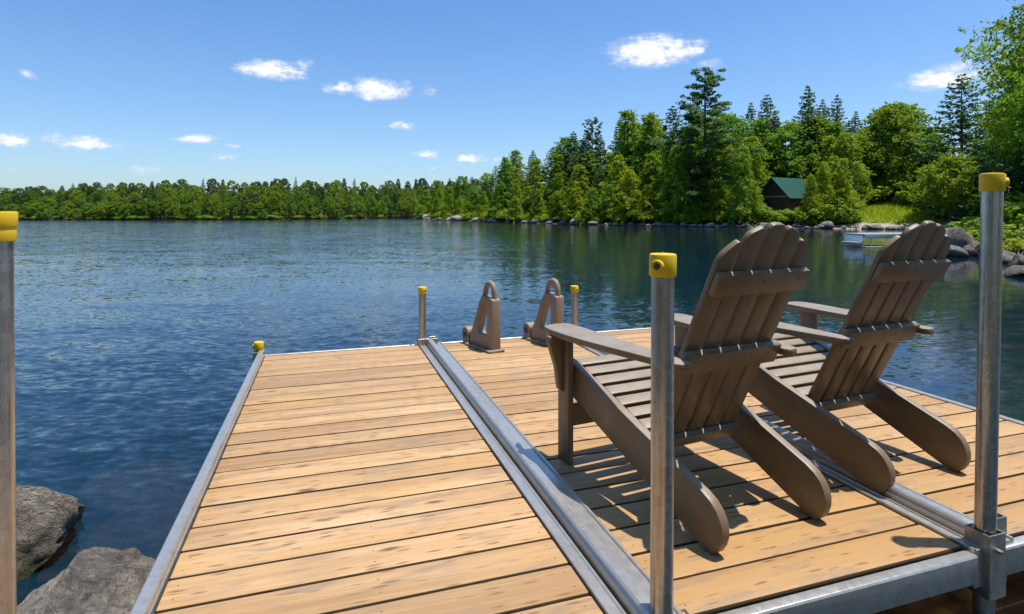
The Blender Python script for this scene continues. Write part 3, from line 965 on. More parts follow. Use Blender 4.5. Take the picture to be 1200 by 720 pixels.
ra = rock_mesh('boulder', 11, 6, 13, 0.06, (1, 1, 1), 0.035, (0.5, 0.85))
rb = rock_mesh('boulder', 23, 6, 11, 0.06, (1, 1, 1), 0.035, (0.6, 0.92))
put_rock(ra, -2.33, 2.34, -0.40, (0.56, 0.54, 0.46), (0.15, 0.30, 0.5), 'dark wet edged boulder nearest the left post')
put_rock(rb, -1.30, 1.62, -0.47, (0.50, 0.58, 0.45), (0.10, 0.16, 0.5), 'broad rough grey boulder against the left dock rail')
SUBR = rock_mesh('boulder', 31, 4, 10, 0.08, (1, 1, .6), 0.03)
SUBR.materials[0] = mat_rock('brown_lake_stone', (0.62, 0.42, 0.22), (0.14, 0.09, 0.045), 1.0, wet=False)
for (x_, y_, r_) in [(-1.55, 2.75, .30), (-1.05, 2.35, .24), (-1.35, 3.35, .34), (-.85, 2.9, .22), (-2.0, 3.1, .28), (-1.75, 2.35, .2), (-.95, 3.6, .26), (-1.6, 4.1, .36), (-2.4, 3.7, .3)]:
    o_ = put_rock(SUBR, x_, y_, -0.66 - r_ * .30, (r_ * 1.35, r_ * 1.1, r_), (.1, .1, x_ * 7), 'brown stone lying under water off the left rail', 'submerged stones off the left rail')
    o_.name = 'submerged_stone'
RK = [rock_mesh('shore_rock', 40 + k, 4, 10, 0.10, (1, 1, .75), 0.03) for k in range(6)]


# ------------------------------------------------------------------ vegetation builders
def quads_from(C, N, size, aspect=0.62, kite=True):
    n = len(C)
    N = N / np.maximum(np.linalg.norm(N, axis=1, keepdims=True), 1e-6)
    r = rng.normal(size=(n, 3))
    T = np.cross(N, r)
    T /= np.maximum(np.linalg.norm(T, axis=1, keepdims=True), 1e-6)
    B = np.cross(N, T)
    s = (size * rng.uniform(0.65, 1.3, n))[:, None]
    V = np.stack([C - T * s, C - B * s * aspect + T * s * .1, C + T * s, C + B * s * aspect + T * s * .1], 1)
    return V.reshape(-1, 3)


def tube_np(pts, rads, seg=6):
    pts = np.asarray(pts, float)
    out, Q = [], []
    for i, p in enumerate(pts):
        d = pts[min(i + 1, len(pts) - 1)] - pts[max(i - 1, 0)]
        d /= np.linalg.norm(d) + 1e-9
        a = np.cross(d, (0.31, 0.95, 0.02))
        a /= np.linalg.norm(a) + 1e-9
        c = np.cross(d, a)
        th = np.arange(seg) * 2 * np.pi / seg
        out.append(p + rads[i] * (np.cos(th)[:, None] * a + np.sin(th)[:, None] * c))
    V = np.concatenate(out)
    for i in range(len(pts) - 1):
        for k in range(seg):
            Q.append((i * seg + k, i * seg + (k + 1) % seg, (i + 1) * seg + (k + 1) % seg, (i + 1) * seg + k))
    return V, np.array(Q)


def join_tubes(ts):
    V, Q, o = [], [], 0
    for v, q in ts:
        V.append(v)
        Q.append(q + o)
        o += len(v)
    return np.concatenate(V), np.concatenate(Q)


def broadleaf(seed, h=1.0, spread=0.27, K=52, per=120, leaf=0.016, low=0.18, shape='round', droop=0.35):
    """unit-height broadleaf tree: returns (trunk mesh, crown mesh)"""
    global rng
    rng = np.random.default_rng(seed)
    tubes = []
    lean = rng.normal(0, 0.02, 2)
    tp = [(lean[0] * t, lean[1] * t, t * 0.86) for t in np.linspace(-0.03, 1, 8)]
    tubes.append(tube_np(tp, [0.021 * (1 - 0.85 * t) + .002 for t in np.linspace(0, 1, 8)], 8))
    C, Nn, Sz = [], [], []
    for k in range(K):
        t = low + (1 - low) * ((k + rng.uniform(0, 1)) / K) ** 0.9
        if shape == 'round':
            env = spread * (max(0.0, math.sin(math.pi * min(1, (t - low + 0.10) / (1.1 - low)))) ** 0.6)
        elif shape == 'cone':
            env = spread * (1.05 - (t - low) / (1 - low)) ** 0.75
        else:
            env = spread * (0.75 + 0.25 * math.sin(6 * t + seed)) * (1 - max(0, (t - .8) / .2) * .75)
        env = max(env, 0.035)
        az_ = k * 2.399 + rng.uniform(-.5, .5)
        rad = env * rng.uniform(0.45, 1.05)
        c = np.array([math.cos(az_) * rad + lean[0] * t, math.sin(az_) * rad + lean[1] * t, min(t, 0.97)])
        cr = rng.uniform(0.055, 0.105) * (0.6 + 0.7 * env / spread) * (1.0 if shape == 'round' else 1.12 - 0.45 * t)
        if k % 2 == 0:
            zt = max(0.08, t - rad * rng.uniform(0.5, 0.9))
            base = np.array([lean[0] * zt, lean[1] * zt, zt])
            mid = (base + c) / 2 + np.array([0, 0, -0.01])
            tubes.append(tube_np([base, mid, c], [0.006 * (1 - t * .5), 0.004 * (1 - t * .5), 0.0012], 5))
        ns = 7
        outv = np.array([math.cos(az_), math.sin(az_), 0.0])
        for q in range(ns):
            sdv = outv * 0.55 + np.array([0, 0, 0.40 if t < .8 else .8]) + rng.normal(0, .75, 3)
            sdv /= np.linalg.norm(sdv)
            sl = cr * rng.uniform(0.9, 1.9)
            m = int(per * (cr / 0.08) ** 1.5 / ns)
            f_ = rng.uniform(0.0, 1, m) ** 0.8
            wdt = cr * 0.36 * (1.08 - f_)
            p = c + sdv * (f_ * sl)[:, None] + rng.normal(0, 1, (m, 3)) * wdt[:, None] * np.array([1, 1, .7])
            p[:, 2] -= droop * f_ ** 2 * sl
            C.append(p)
            Nn.append((p - c) / cr * .35 + outv * .25 + np.array([0, 0, 0.55]) + rng.normal(0, .55, (m, 3)))
            Sz.append(np.full(m, leaf))
    V = quads_from(np.concatenate(C), np.concatenate(Nn), np.concatenate(Sz))
    Q = np.arange(len(V)).reshape(-1, 4)
    tv, tq = join_tubes(tubes)
    return np_mesh('trunk', tv, tq, True), np_mesh('crown', V, Q)


def spruce(seed, R0=0.17, whorls=30, leaf=0.013, dens=13, low=0.06, ragged=0.25):
    global rng
    rng = np.random.default_rng(seed)
    tubes = [tube_np([(0, 0, t) for t in np.linspace(-0.03, 0.99, 6)], [0.014 * (1 - 0.93 * t) for t in np.linspace(0, 1, 6)], 7)]
    C, Nn, Sz = [], [], []
    for wv_ in range(whorls):
        t = low + (1 - low) * (wv_ + 0.5) / whorls
        L = R0 * 1.15 * min(1.0, (1 - t) / 0.5) ** 0.78 * (1 if t > 0.2 else 0.85) + 0.008
        nb = int(rng.integers(5, 8))
        for k in range(nb):
            a = 2 * math.pi * k / nb + rng.uniform(-.35, .35) + wv_ * 1.1
            l = L * rng.uniform(1 - ragged * 1.5, 1 + ragged * .4)
            drop = rng.uniform(0.15, 0.5) * (0.4 + 0.6 * (1 - t))
            m = max(5, int(dens * l / 0.1))
            s = np.sqrt(rng.uniform(0.02, 1, m))
            z = t - drop * l * s + 0.20 * l * s ** 3 + 0.006
            side = rng.normal(0, 0.20, m) * l * (1.12 - s * .85)
            x = math.cos(a) * s * l - math.sin(a) * side
            y = math.sin(a) * s * l + math.cos(a) * side
            C.append(np.column_stack([x, y, z - np.abs(side) * .35 + rng.normal(0, .004, m)]))
            Nn.append(np.array([math.cos(a) * .35, math.sin(a) * .35, .8]) + rng.normal(0, .40, (m, 3)))
            Sz.append(np.full(m, leaf) * (0.75 + .4 * (1 - t)))
    V = quads_from(np.concatenate(C), np.concatenate(Nn), np.concatenate(Sz), 0.5)
    tv, tq = join_tubes(tubes)
    return np_mesh('trunk', tv, tq, True), np_mesh('crown', V, np.arange(len(V)).reshape(-1, 4))


def white_pine(seed, R0=0.31, tiers=14, leaf=0.012, per=80, low=0.14):
    global rng
    rng = np.random.default_rng(seed)
    tubes = [tube_np([(0.004 * math.sin(7 * t), 0, t) for t in np.linspace(-0.03, 0.985, 10)], [0.016 * (1 - 0.9 * t) for t in np.linspace(0, 1, 10)], 8)]
    C, Nn, Sz = [], [], []
    nbr = tiers * 6
    for i in range(nbr):
        t = low + (0.965 - low) * ((i + rng.uniform(-1.2, 1.2)) / nbr) ** 0.95
        t = min(max(t, low), .965)
        prof = R0 * (1.0 - 0.86 * max(0, (t - 0.42) / 0.58) ** .9) if t > .42 else R0 * (0.85 + .35 * (t - low))
        for k in range(1):
            a = i * 2.399 + rng.uniform(-.7, .7)
            l = prof * (rng.uniform(0.45, 1.12) if rng.random() < .85 else rng.uniform(1.1, 1.3))
            rise = rng.uniform(0.05, 0.35) + 1.0 * max(0, t - .62) + (0.5 if t > .9 else 0)
            pts = [np.array([math.cos(a) * l * s, math.sin(a) * l * s, t + rise * l * s ** 2 - 0.10 * l * s]) for s in (0, .35, .7, 1)]
            tubes.append(tube_np(pts, [0.0045 * (1 - t * .6), .0032 * (1 - t * .6), .0022 * (1 - t * .6), .0008], 5))
            for q in range(3):
                s = 0.45 + 0.6 * (q + rng.uniform(0, .6)) / 3
                s = min(s, 1.0)
                c = np.array([math.cos(a) * l * s, math.sin(a) * l * s, t + rise * l * s ** 2 - 0.10 * l * s + .007])
                c[:2] += rng.normal(0, .012, 2)
                cr = rng.uniform(0.020, 0.038) * (.50 + .6 * l / R0)
                m = int(per * (cr / .03) ** 1.5)
                d = rng.normal(size=(m, 3))
                d /= np.linalg.norm(d, axis=1, keepdims=True)
                p = d * (rng.uniform(.2, 1, m) ** .5)[:, None] * cr * np.array([1.3, 1.3, .55])
                C.append(c + p)
                Nn.append(d * .5 + np.array([0, 0, .7]) + rng.normal(0, .45, (m, 3)))
                Sz.append(np.full(m, leaf * .8))
    V = quads_from(np.concatenate(C), np.concatenate(Nn), np.concatenate(Sz), 0.42)
    tv, tq = join_tubes(tubes)
    return np_mesh('trunk', tv, tq, True), np_mesh('crown', V, np.arange(len(V)).reshape(-1, 4))


def shrub(seed, K=16, per=110, leaf=0.055):
    global rng
    rng = np.random.default_rng(seed)
    C, Nn, Sz, tubes = [], [], [], []
    for k in range(K):
        a = k * 2.4 + rng.uniform(-.4, .4)
        r_ = math.sqrt((k + .5) / K) * 0.62 * rng.uniform(.6, 1.1)
        z = rng.uniform(0.25, 0.85) * (1 - 0.5 * r_)
        c = np.array([math.cos(a) * r_, math.sin(a) * r_, z])
        tubes.append(tube_np([(c[0] * .15, c[1] * .15, -.08), c * np.array([.6, .6, .6]), c], [.02, .014, .004], 5))
        cr = rng.uniform(.18, .30)
        d = rng.normal(size=(per, 3))
        d /= np.linalg.norm(d, axis=1, keepdims=True)
        C.append(c + d * (rng.uniform(.3, 1, per) ** .5)[:, None] * cr * np.array([1.1, 1.1, .75]))
        Nn.append(d * .6 + np.array([0, 0, .7]) + rng.normal(0, .4, (per, 3)))
        Sz.append(np.full(per, leaf))
    V = quads_from(np.concatenate(C), np.concatenate(Nn), np.concatenate(Sz))
    tv, tq = join_tubes(tubes)
    return np_mesh('stem', tv, tq, True), np_mesh('foliage', V, np.arange(len(V)).reshape(-1, 4))


def tree_proto(name, meshes, leafmat, parts=('trunk', 'crown')):
    """unlinked prototype: [(part name, mesh), ...]; each mesh carries its material"""
    for me_, mt in zip(meshes, (M['bark'], leafmat)):
        me_.materials.append(mt)
    return (name, list(zip(parts, meshes)))


def plant(proto, x, y, h, label, cat='tree', group=None, rz=None, wide=1.0, z=None, split=True, sink=0.0):
    name, parts = proto
    z = gz(x, y) if z is None else z
    o = empty(name, (x, y, z - sink), random.uniform(0, 6.28) if rz is None else rz, label, cat, group)
    o.scale = (h * wide, h * wide, h)
    for pn, me_ in parts:
        c = bpy.data.objects.new(pn, me_)
        COL.objects.link(c)
        c.parent = o
    return o


PROTO = {
    'b': [tree_proto('broadleaf_tree', broadleaf(100 + k, K=84, per=250, leaf=0.0098, spread=sp, low=lo, shape=sh), M['leaf_a'])
          for k, (sp, lo, sh) in enumerate([(.22, .14, 'cone'), (.21, .10, 'cone'), (.17, .12, 'col'), (.27, .18, 'round'), (.17, .08, 'cone')])],
    'y': [tree_proto('broadleaf_tree', broadleaf(130 + k, K=80, per=230, leaf=0.0105, spread=sp, low=lo, shape=sh), M['leaf_b'])
          for k, (sp, lo, sh) in enumerate([(.23, .08, 'cone'), (.22, .10, 'cone'), (.19, .06, 'col')])],
    's': [tree_proto('spruce_tree', spruce(160 + k, R0=r0, whorls=32 + 2 * k, dens=34), M['leaf_c']) for k, r0 in enumerate((.15, .19, .17, .13))],
    'p': [tree_proto('white_pine', white_pine(190 + k), M['leaf_c']) for k in range(2)],
    'h': [tree_proto('shrub', shrub(220 + k), mt, ('stem', 'foliage')) for k, mt in enumerate((M['leaf_a'], M['leaf_b'], M['leaf_a']))],
    'B': [tree_proto('broadleaf_tree', broadleaf(250 + k, K=130, per=400, leaf=0.0064, spread=.29, low=.10, shape='round', droop=0.05), M['leaf_a']) for k in range(2)],
}

PROTO['t'] = [tree_proto('broadleaf_tree', broadleaf(270, K=60, per=230, leaf=0.014, spread=.34, low=.40, shape='round', droop=.15), M['leaf_b'])]

# ------------------------------------------------------------------ wood on the right shore
SHORE_UD = [(488, 150), (520, 121), (560, 98), (600, 86), (650, 78), (700, 69.5), (760, 65), (850, 59.5), (930, 55), (1000, 52.8), (1076, 50), (1110, 47), (1135, 40), (1160, 30), (1200, 24)]
SKYLINE = [(486, 214), (500, 211), (520, 208), (545, 205), (565, 206), (585, 192), (600, 181), (625, 176), (640, 172), (665, 162), (690, 150), (715, 158), (735, 134),
           (750, 130), (765, 135), (785, 126), (805, 132), (830, 128), (860, 142), (880, 138), (905, 132), (930, 140), (950, 130), (975, 134), (1000, 140), (1015, 142), (1040, 126),
           (1060, 130), (1080, 142), (1100, 146), (1120, 140), (1150, 120), (1200, 100)]


def interp(tab, u):
    return float(np.interp(u, [t[0] for t in tab], [t[1] for t in tab]))


rt = random.Random(3)
ROW_NAME = {0: 'front', 1: 'second', 2: 'third', 3: 'back'}


def place(kind, u, off, v_top, label, group=None, wide=1.0, cat='tree', var=None, rz=None):
    d = interp(SHORE_UD, u) + off
    x, y = at(u, d)
    z = gz(x, y)
    h = EYE + (H_PX - v_top) / F_PX * d - z
    pr = PROTO[kind]
    p = pr[rt.randrange(len(pr))] if var is None else pr[var]
    return plant(p, x, y, h, label, cat, group, wide=wide, rz=rz if rz is not None else rt.uniform(0, 6.28))


# singled-out trees first
place('p', 826, 4.0, 84, 'tallest tree of the shore, dark layered white pine left of the cottage', var=0, wide=1.25)
place('p', 694, 9.0, 139, 'thin topped pine rising over the peninsula skyline left of the tallest pine', var=1, wide=.80)
place('s', 880, 22, 121, 'small pointed spruce top above the leafy trees left of the cottage roof', var=3)
place('s', 899, 20, 111, 'bushy dark spruce standing on the skyline above the cottage roof', var=1)
place('s', 947, 18, 101, 'tall dark spruce on the skyline right of the cottage roof', var=2)
place('s', 964, 21, 117, 'narrow dark spruce squeezed between two taller spruces on the skyline', var=3)
place('s', 981, 17, 111, 'dark spruce on the skyline, rightmost of the spruces behind the cottage', var=0)
place('s', 1003, 18, 131, 'short spruce tip just left of the rounded leafy crown over the grass', var=3)
place('s', 672, 13, 154, 'dark spruce crown beside the thin topped pine on the skyline', var=1)
place('b', 1042, 12, 124, 'broad leafy tree with rounded crown behind the grassy clearing', var=3, wide=1.0)
place('b', 1064, 14, 128, 'leafy tree behind the grass, right half of the rounded crown', var=0, wide=1.0)
place('s', 1127, 8, 87, 'tall spruce with spiky top in front of the big right hand maple', var=1, wide=1.25)
place('y', 870, 1.0, 172, 'pale green tree at the water left of the cottage gable', var=2, wide=.85)
place('y', 966, 2.2, 190, 'yellow green tree in front of the right end of the cottage roof', var=2, wide=.8)
place('y', 950, 1.0, 205, 'small leafy tree hiding the right half of the cottage', var=2, wide=.8)
place('y', 990, 2.6, 186, 'slim yellow green tree right of the cottage', var=1, wide=.85)
place('y', 792, 1.5, 170, 'bright yellow green tree against the left flank of the tallest pine', var=1, wide=.9)
place('b', 740, 9, 131, 'tall leafy tree with a stepped top left of the tallest pine', var=1, wide=1.0)
place('b', 762, 8, 134, 'tall leafy tree, second crown left of the tallest pine', var=4, wide=1.1)
place('b', 592, 5, 184, 'leafy tree at the step of the skyline where the peninsula drops', var=0, wide=.9)
lt = place('t', 1112, -4, 186, 'small leaning tree with a bare dark trunk above the pale rocks', wide=1.0)
lt.rotation_euler[0] = 0.10

# rows of the wood, back to front
GROUPS = {'b': 'leafy trees of the shoreline wood', 'y': 'pale leafy trees of the shoreline wood', 's': 'spruces of the shoreline wood'}
LBL = {('b', 0): 'green leafy tree in the front row of the right shore wood', ('b', 1): 'green leafy tree in the second row of the right shore wood',
       ('b', 2): 'green leafy tree deep in the right shore wood', ('b', 3): 'green leafy tree on the skyline of the right shore wood',
       ('y', 0): 'yellow green leafy tree leaning over the right shore', ('y', 1): 'yellow green leafy tree behind the front row of the right shore',
       ('y', 2): 'yellow green leafy tree deep in the right shore wood', ('y', 3): 'yellow green leafy tree on the skyline of the right shore',
       ('s', 0): 'dark spruce in the front row of the right shore wood', ('s', 1): 'dark spruce behind the front row of the right shore',
       ('s', 2): 'dark spruce deep in the right shore wood', ('s', 3): 'dark spruce on the skyline of the right shore wood'}
rows = [(3, 13.0, 20, 0.0, 2), (2, 8.5, 22, .16, 9), (1, 4.8, 24, .36, 14), (0, 1.7, 22, .55, 20)]
for (ri, off, step, drop, jv) in rows:
    u = 492 + rt.uniform(0, 8)
    while u < 1100:
        dd = interp(SHORE_UD, u)
        st = step * (0.62 if u < 600 else 1.0)
        if not ((ri <= 1 and 888 < u < 966) or (ri <= 1 and 998 < u < 1100) or (ri == 2 and 1010 < u < 1095) or (ri <= 2 and 893 < u < 962) or (ri == 0 and 930 < u < 1000)):
            top = interp(SKYLINE, u)
            base = 258
            vt = top + (base - top) * (drop + rt.uniform(-.06, .10)) + rt.uniform(0, 4)
            q = rt.random()
            kind = 'b' if q < .50 else ('y' if q < .78 else 's')
            if ri == 3:
                kind = 'b' if q < .60 else 's'
            if ri == 0 and kind == 's':
                kind = 'y'
            o_ = off * (1.0 if u > 560 else 1.5) + rt.uniform(-.9, .9)
            place(kind, u, o_, vt, LBL[(kind, ri)], GROUPS[kind] + ', ' + ROW_NAME[ri] + ' row', wide=rt.uniform(1.0, 1.3) * (1.1 if ri == 0 else 1.0))
        u += st * rt.uniform(.75, 1.25)

# big trees at the right edge, close by
for (u, d, vt, wd, lab) in [(1318, 26, -130, .9, 'large maple reaching over the right edge of the photo'),
                            (1258, 31, 5, .9, 'leafy tree just behind the large maple at the right edge'),
                            (1335, 21, -60, .9, 'large leafy tree mostly beyond the right edge of the photo'),
                            ]:
    x, y = at(u, d)
    z = gz(x, y)
    plant(PROTO['B'][0 if u != 1335 else 1], x, y, EYE + (H_PX - vt) / F_PX * d - z, lab, 'tree', None, rz=u * .37, wide=wd)

# unseen trees behind the camera, added to darken ambient light and reflections
for k in range(10):
    x, y = -27 + 6 * k + rt.uniform(-1.5, 1.5), -9 - 5 * (k % 2) + rt.uniform(-1, 1)
    plant(PROTO['b'][rt.randrange(5)], x, y, rt.uniform(11, 15), 'unseen leafy tree behind the camera, added to darken reflections', 'tree', 'unseen trees added on the home shore')

for (u, d, vt, k, wd, lab) in [(1160, 42, 118, 0, 1.3, 'dark spruce between the spiky spruce and the large maple'), (1188, 36, 96, 2, 1.3, 'dark spruce in the shade of the large maple'),
                               (1218, 31, 110, 1, 1.3, 'dark spruce behind the leaning post at the right edge'), (1143, 45, 165, 2, 1.3, 'low dark spruce at the foot of the spiky spruce')]:
    x, y = at(u, d)
    plant(PROTO['s'][k], x, y, EYE + (H_PX - vt) / F_PX * d - gz(x, y), lab, 'tree', None, wide=wd)

# shrubs along the waterline
SHL = {'green shrub at the foot of the peninsula wood': (495, 640), 'green shrub on the shore left of the tallest pine': (640, 800),
       'green shrub on the shore below the tallest pine': (800, 895), 'green shrub among the shore rocks before the cottage': (915, 1000)}
for lab, (ua, ub) in SHL.items():
    u = ua
    while u < ub:
        d = interp(SHORE_UD, u) + rt.uniform(.7, 1.6)
        x, y = at(u, d)
        hh = rt.uniform(1.0, 2.3)
        plant(PROTO['h'][rt.randrange(3)], x, y, hh, lab, 'shrub', lab.replace('green shrub', 'shrubs'), wide=rt.uniform(.8, 1.2))
        u += rt.uniform(9, 17) * (1.0 if u > 620 else .75)
for (u, d, hh, wd, k, lab) in [(1012, 63, 2.4, 1.3, 0, 'dense shrub at the back left of the grassy clearing'), (1052, 61, 3.0, 1.3, 1, 'pale shrub at the back of the grassy clearing'),
                               (1078, 58, 2.6, 1.2, 1, 'bright shrub at the right end of the grassy clearing'), (1034, 64, 3.2, 1.2, 2, 'dark green shrub behind the grass under the rounded tree'),
                               (1100, 52, 2.2, 1.3, 0, 'dark shrub behind the pale rock ledge'), (978, 55.5, 2.6, 1.2, 1, 'yellow green shrub at the water before the cottage trees'),
                               (1152, 24.0, 1.1, 1.3, 1, 'leafy low shrub behind the tall upright boulder'), (1178, 19.5, 1.0, 1.5, 0, 'green shrub above the boulders right of the leaning post'),
                               (1193, 17.5, .6, 1.3, 1, 'bright yellow green clump over the right hand boulders'), (1168, 27, 1.6, 1.4, 2, 'dark green undergrowth shrub under the large maple'),
                               (1205, 22, 2.0, 1.3, 2, 'dark undergrowth shrub behind the bramble at the right edge'),
                               (1142, 33, 1.5, 1.3, 0, 'undergrowth shrub right of the leaning little tree'), (958, 55.6, 1.7, 1.2, 2, 'dark shrub below the trees hiding the cottage'),
                               (925, 57, 1.5, 1.2, 2, 'dark shrub in front of the cottage porch')]:
    x, y = at(u, d)
    plant(PROTO['h'][k], x, y, hh, lab, 'shrub', None, wide=wd)

# bramble of bare reddish canes by the right edge
x, y = at(1190, 18.5)
br = MB()
rb_ = random.Random(5)
for k in range(70):
    p = Vector((rb_.gauss(0, .55), rb_.gauss(0, .3), -0.1))
    d = Vector((rb_.gauss(0, .5), rb_.gauss(0, .4), 1)).normalized()
    pts = [p]
    for j in range(5):
        d = (d + Vector((rb_.gauss(0, .35), rb_.gauss(0, .35), -.16 * j))).normalized()
        pts.append(pts[-1] + d * .27)
    br.tube(pts, [.012, .010, .008, .006, .005, .003], 4)
bo = br.build('bramble_bush', M['bramble'])
bo.location = (x, y, gz(x, y))
tag(bo, 'tangle of bare reddish canes at the right edge above the boulders', 'bush')

# ------------------------------------------------------------------ rocks of the shore
rs = random.Random(9)


def shore_rock(u, v_base, w_px, h_px, label, group=None, var=None, dz=0.0, deep=1.0):
    d = (EYE - WATER_Z) * F_PX / (v_base - H_PX)
    x, y = at(u, d)
    sx, sz = w_px / F_PX * d / 2, h_px / F_PX * d
    me_ = RK[rs.randrange(len(RK))] if var is None else RK[var]
    return put_rock(me_, x, y + sx * .6, WATER_Z + dz + sz * .15, (sx * 1.12, sx * 1.0 * deep, sz * 1.2), (rs.uniform(-.15, .15), rs.uniform(-.15, .15), rs.uniform(0, 6.28)), label, group)


for a in [(1131, 299, 36, 33, 'tall upright pale boulder at the water left of the leaning post', 0), (1122, 302, 30, 13, 'low flat boulder at the foot of the tall upright boulder', 3),
          (1150, 300, 34, 17, 'slanted grey boulder behind the leaning post', 2), (1184, 309, 36, 14, 'low rounded boulder right of the leaning post', 1),
          (1203, 312, 22, 13, 'grey boulder cut by the right edge, under the bramble', 4), (1200, 325, 34, 12, 'pale flat boulder in the water at the right edge', 5),
          (1210, 302, 34, 18, 'dark boulder beneath the bramble at the right edge', 3)]:
    shore_rock(a[0], a[1], a[2], a[3], a[4], var=a[5])
for a in [(1096, 273, 26, 15, 'large grey ledge rock rising above the beach', 41), (1110, 272, 26, 16, 'pale ledge rock beside the leaning little tree', 38), (1126, 270, 24, 14, 'upper ledge rock in the shade of the spruce', 36),
          (1086, 272, 18, 9, 'round grey rock at the right end of the beach', 44), (1118, 280, 22, 11, 'grey rock behind the tall upright boulder', 30), (1102, 282, 18, 8, 'low rock at the shaded water under the ledge', 32)]:
    u, vb, wp, hp, lab, d = a
    x, y = at(u, d)
    sx, sz = wp / F_PX * d / 2, hp / F_PX * d
    put_rock(RK[rs.randrange(6)], x, y, gz(x, y) + sz * .1, (sx * 1.1, sx, sz), (.1, .2, rs.uniform(0, 6)), lab)
shore_rock(1026, 268, 14, 3, 'rounded tan rock on the grass edge behind the small dock', deep=.8, dz=.42)
u = 490
k = 0
while u < 1090:
    d = interp(SHORE_UD, u)
    vb = H_PX + (EYE - WATER_Z) * F_PX / (d - rs.uniform(-.3, .8))
    big = rs.random()
    wp = rs.uniform(7, 15) * (1.35 if big > .75 else 1) * (.8 if u < 600 else 1)
    lab, grp = (('grey shore rock at the tip of the peninsula', 'shore rocks along the peninsula') if u < 640 else
                ('grey shore rock along the wood between peninsula and tallest pine', 'shore rocks along the wood') if u < 850 else
                ('pale shore rock at the water below the cottage', 'shore rocks below the cottage') if u < 985 else
                ('small pale rock along the beach edge', 'rocks along the beach'))
    shore_rock(u, vb, wp, wp * rs.uniform(.28, .5), lab, grp)
    u += wp * rs.uniform(.75, 1.5)
for a in [(503, 256.8, 20, 6, 'pale slab rock at the very tip of the peninsula'), (536, 259, 18, 6, 'slanted slab rock near the tip of the peninsula'), (580, 260.5, 22, 6, 'tilted pale slab rock on the peninsula shore')]:
    shore_rock(*a)

for k_, (u_, v_, w_, h_) in enumerate([(966, 267.6, 24, 4), (990, 267.4, 28, 3.5), (1016, 267.2, 30, 3.5), (1043, 267.5, 28, 3.5), (1068, 268.0, 26, 4), (1088, 269.5, 20, 5)]):
    shore_rock(u_, v_, w_, h_, 'flat pale ledge slab along the beach below the grassy clearing', 'ledge slabs of the beach', deep=.7)

# tall grass of the clearing
gp = []
while len(gp) < 9000:
    u, d = rt.uniform(992, 1096), rt.uniform(50, 66)
    x, y = at(u, d)
    gp.append((x, y))
gp = np.array(gp)
s_ = shore_dist(gp)
gp = gp[(s_ > 2.4) & (s_ < 12)]
g0 = ground_h(gp)
n = len(gp)
a_ = rng.uniform(0, 6.28, n)
hh = rng.uniform(.25, .62, n)
wd = rng.uniform(.03, .07, n)
base = np.column_stack([gp, g0 - .03])
dv = np.column_stack([np.cos(a_), np.sin(a_), np.zeros(n)])
tip = base + np.column_stack([rng.normal(0, .16, n), rng.normal(0, .16, n), hh])
V = np.stack([base - dv * wd[:, None], base + dv * wd[:, None], tip], 1).reshape(-1, 3)
tag(mesh_obj('grass', np_mesh('grass', V, np.arange(len(V)).reshape(-1, 3)), M['grass']), 'bright green tall grass of the lakeside clearing', 'grass', kind='stuff')

# ------------------------------------------------------------------ far shore
FAR = [tree_proto('far_tree', broadleaf(300 + k, K=54, per=190, leaf=0.019, spread=sp, low=.04, shape=sh), M['leaf_far']) for k, (sp, sh) in
       enumerate([(.44, 'round'), (.40, 'round'), (.36, 'col'), (.46, 'round')])]
FARD = [tree_proto('far_tree', broadleaf(320 + k, K=54, per=190, leaf=0.019, spread=sp, low=.04, shape=sh), M['leaf_c']) for k, (sp, sh) in
        enumerate([(.40, 'round'), (.32, 'cone')])]
FARS = [tree_proto('far_spruce', spruce(330 + k, R0=.2, whorls=18, leaf=.03, dens=16), M['leaf_c']) for k in range(2)]
cache = {}


def far_single(proto):
    """one mesh with trunk and crown for a tree far across the lake"""
    key = id(proto)
    if key not in cache:
        b = bmesh.new()
        for i, (pn, me_) in enumerate(proto[1]):
            k0 = len(b.faces)
            b.from_mesh(me_)
            b.faces.ensure_lookup_table()
            for f in b.faces[k0:]:
                f.material_index = i
        me2 = bpy.data.meshes.new(proto[0])
        b.to_mesh(me2)
        b.free()
        for pn, me_ in proto[1]:
            me2.materials.append(me_.materials[0])
        cache[key] = me2
    return cache[key]


def ray_shore(u):
    ds = np.arange(60, 215, .5)
    sdv = shore_dist(np.column_stack([(u - 600) / F_PX * ds, ds]))
    k = np.argmax(sdv > 0)
    return float(ds[k])


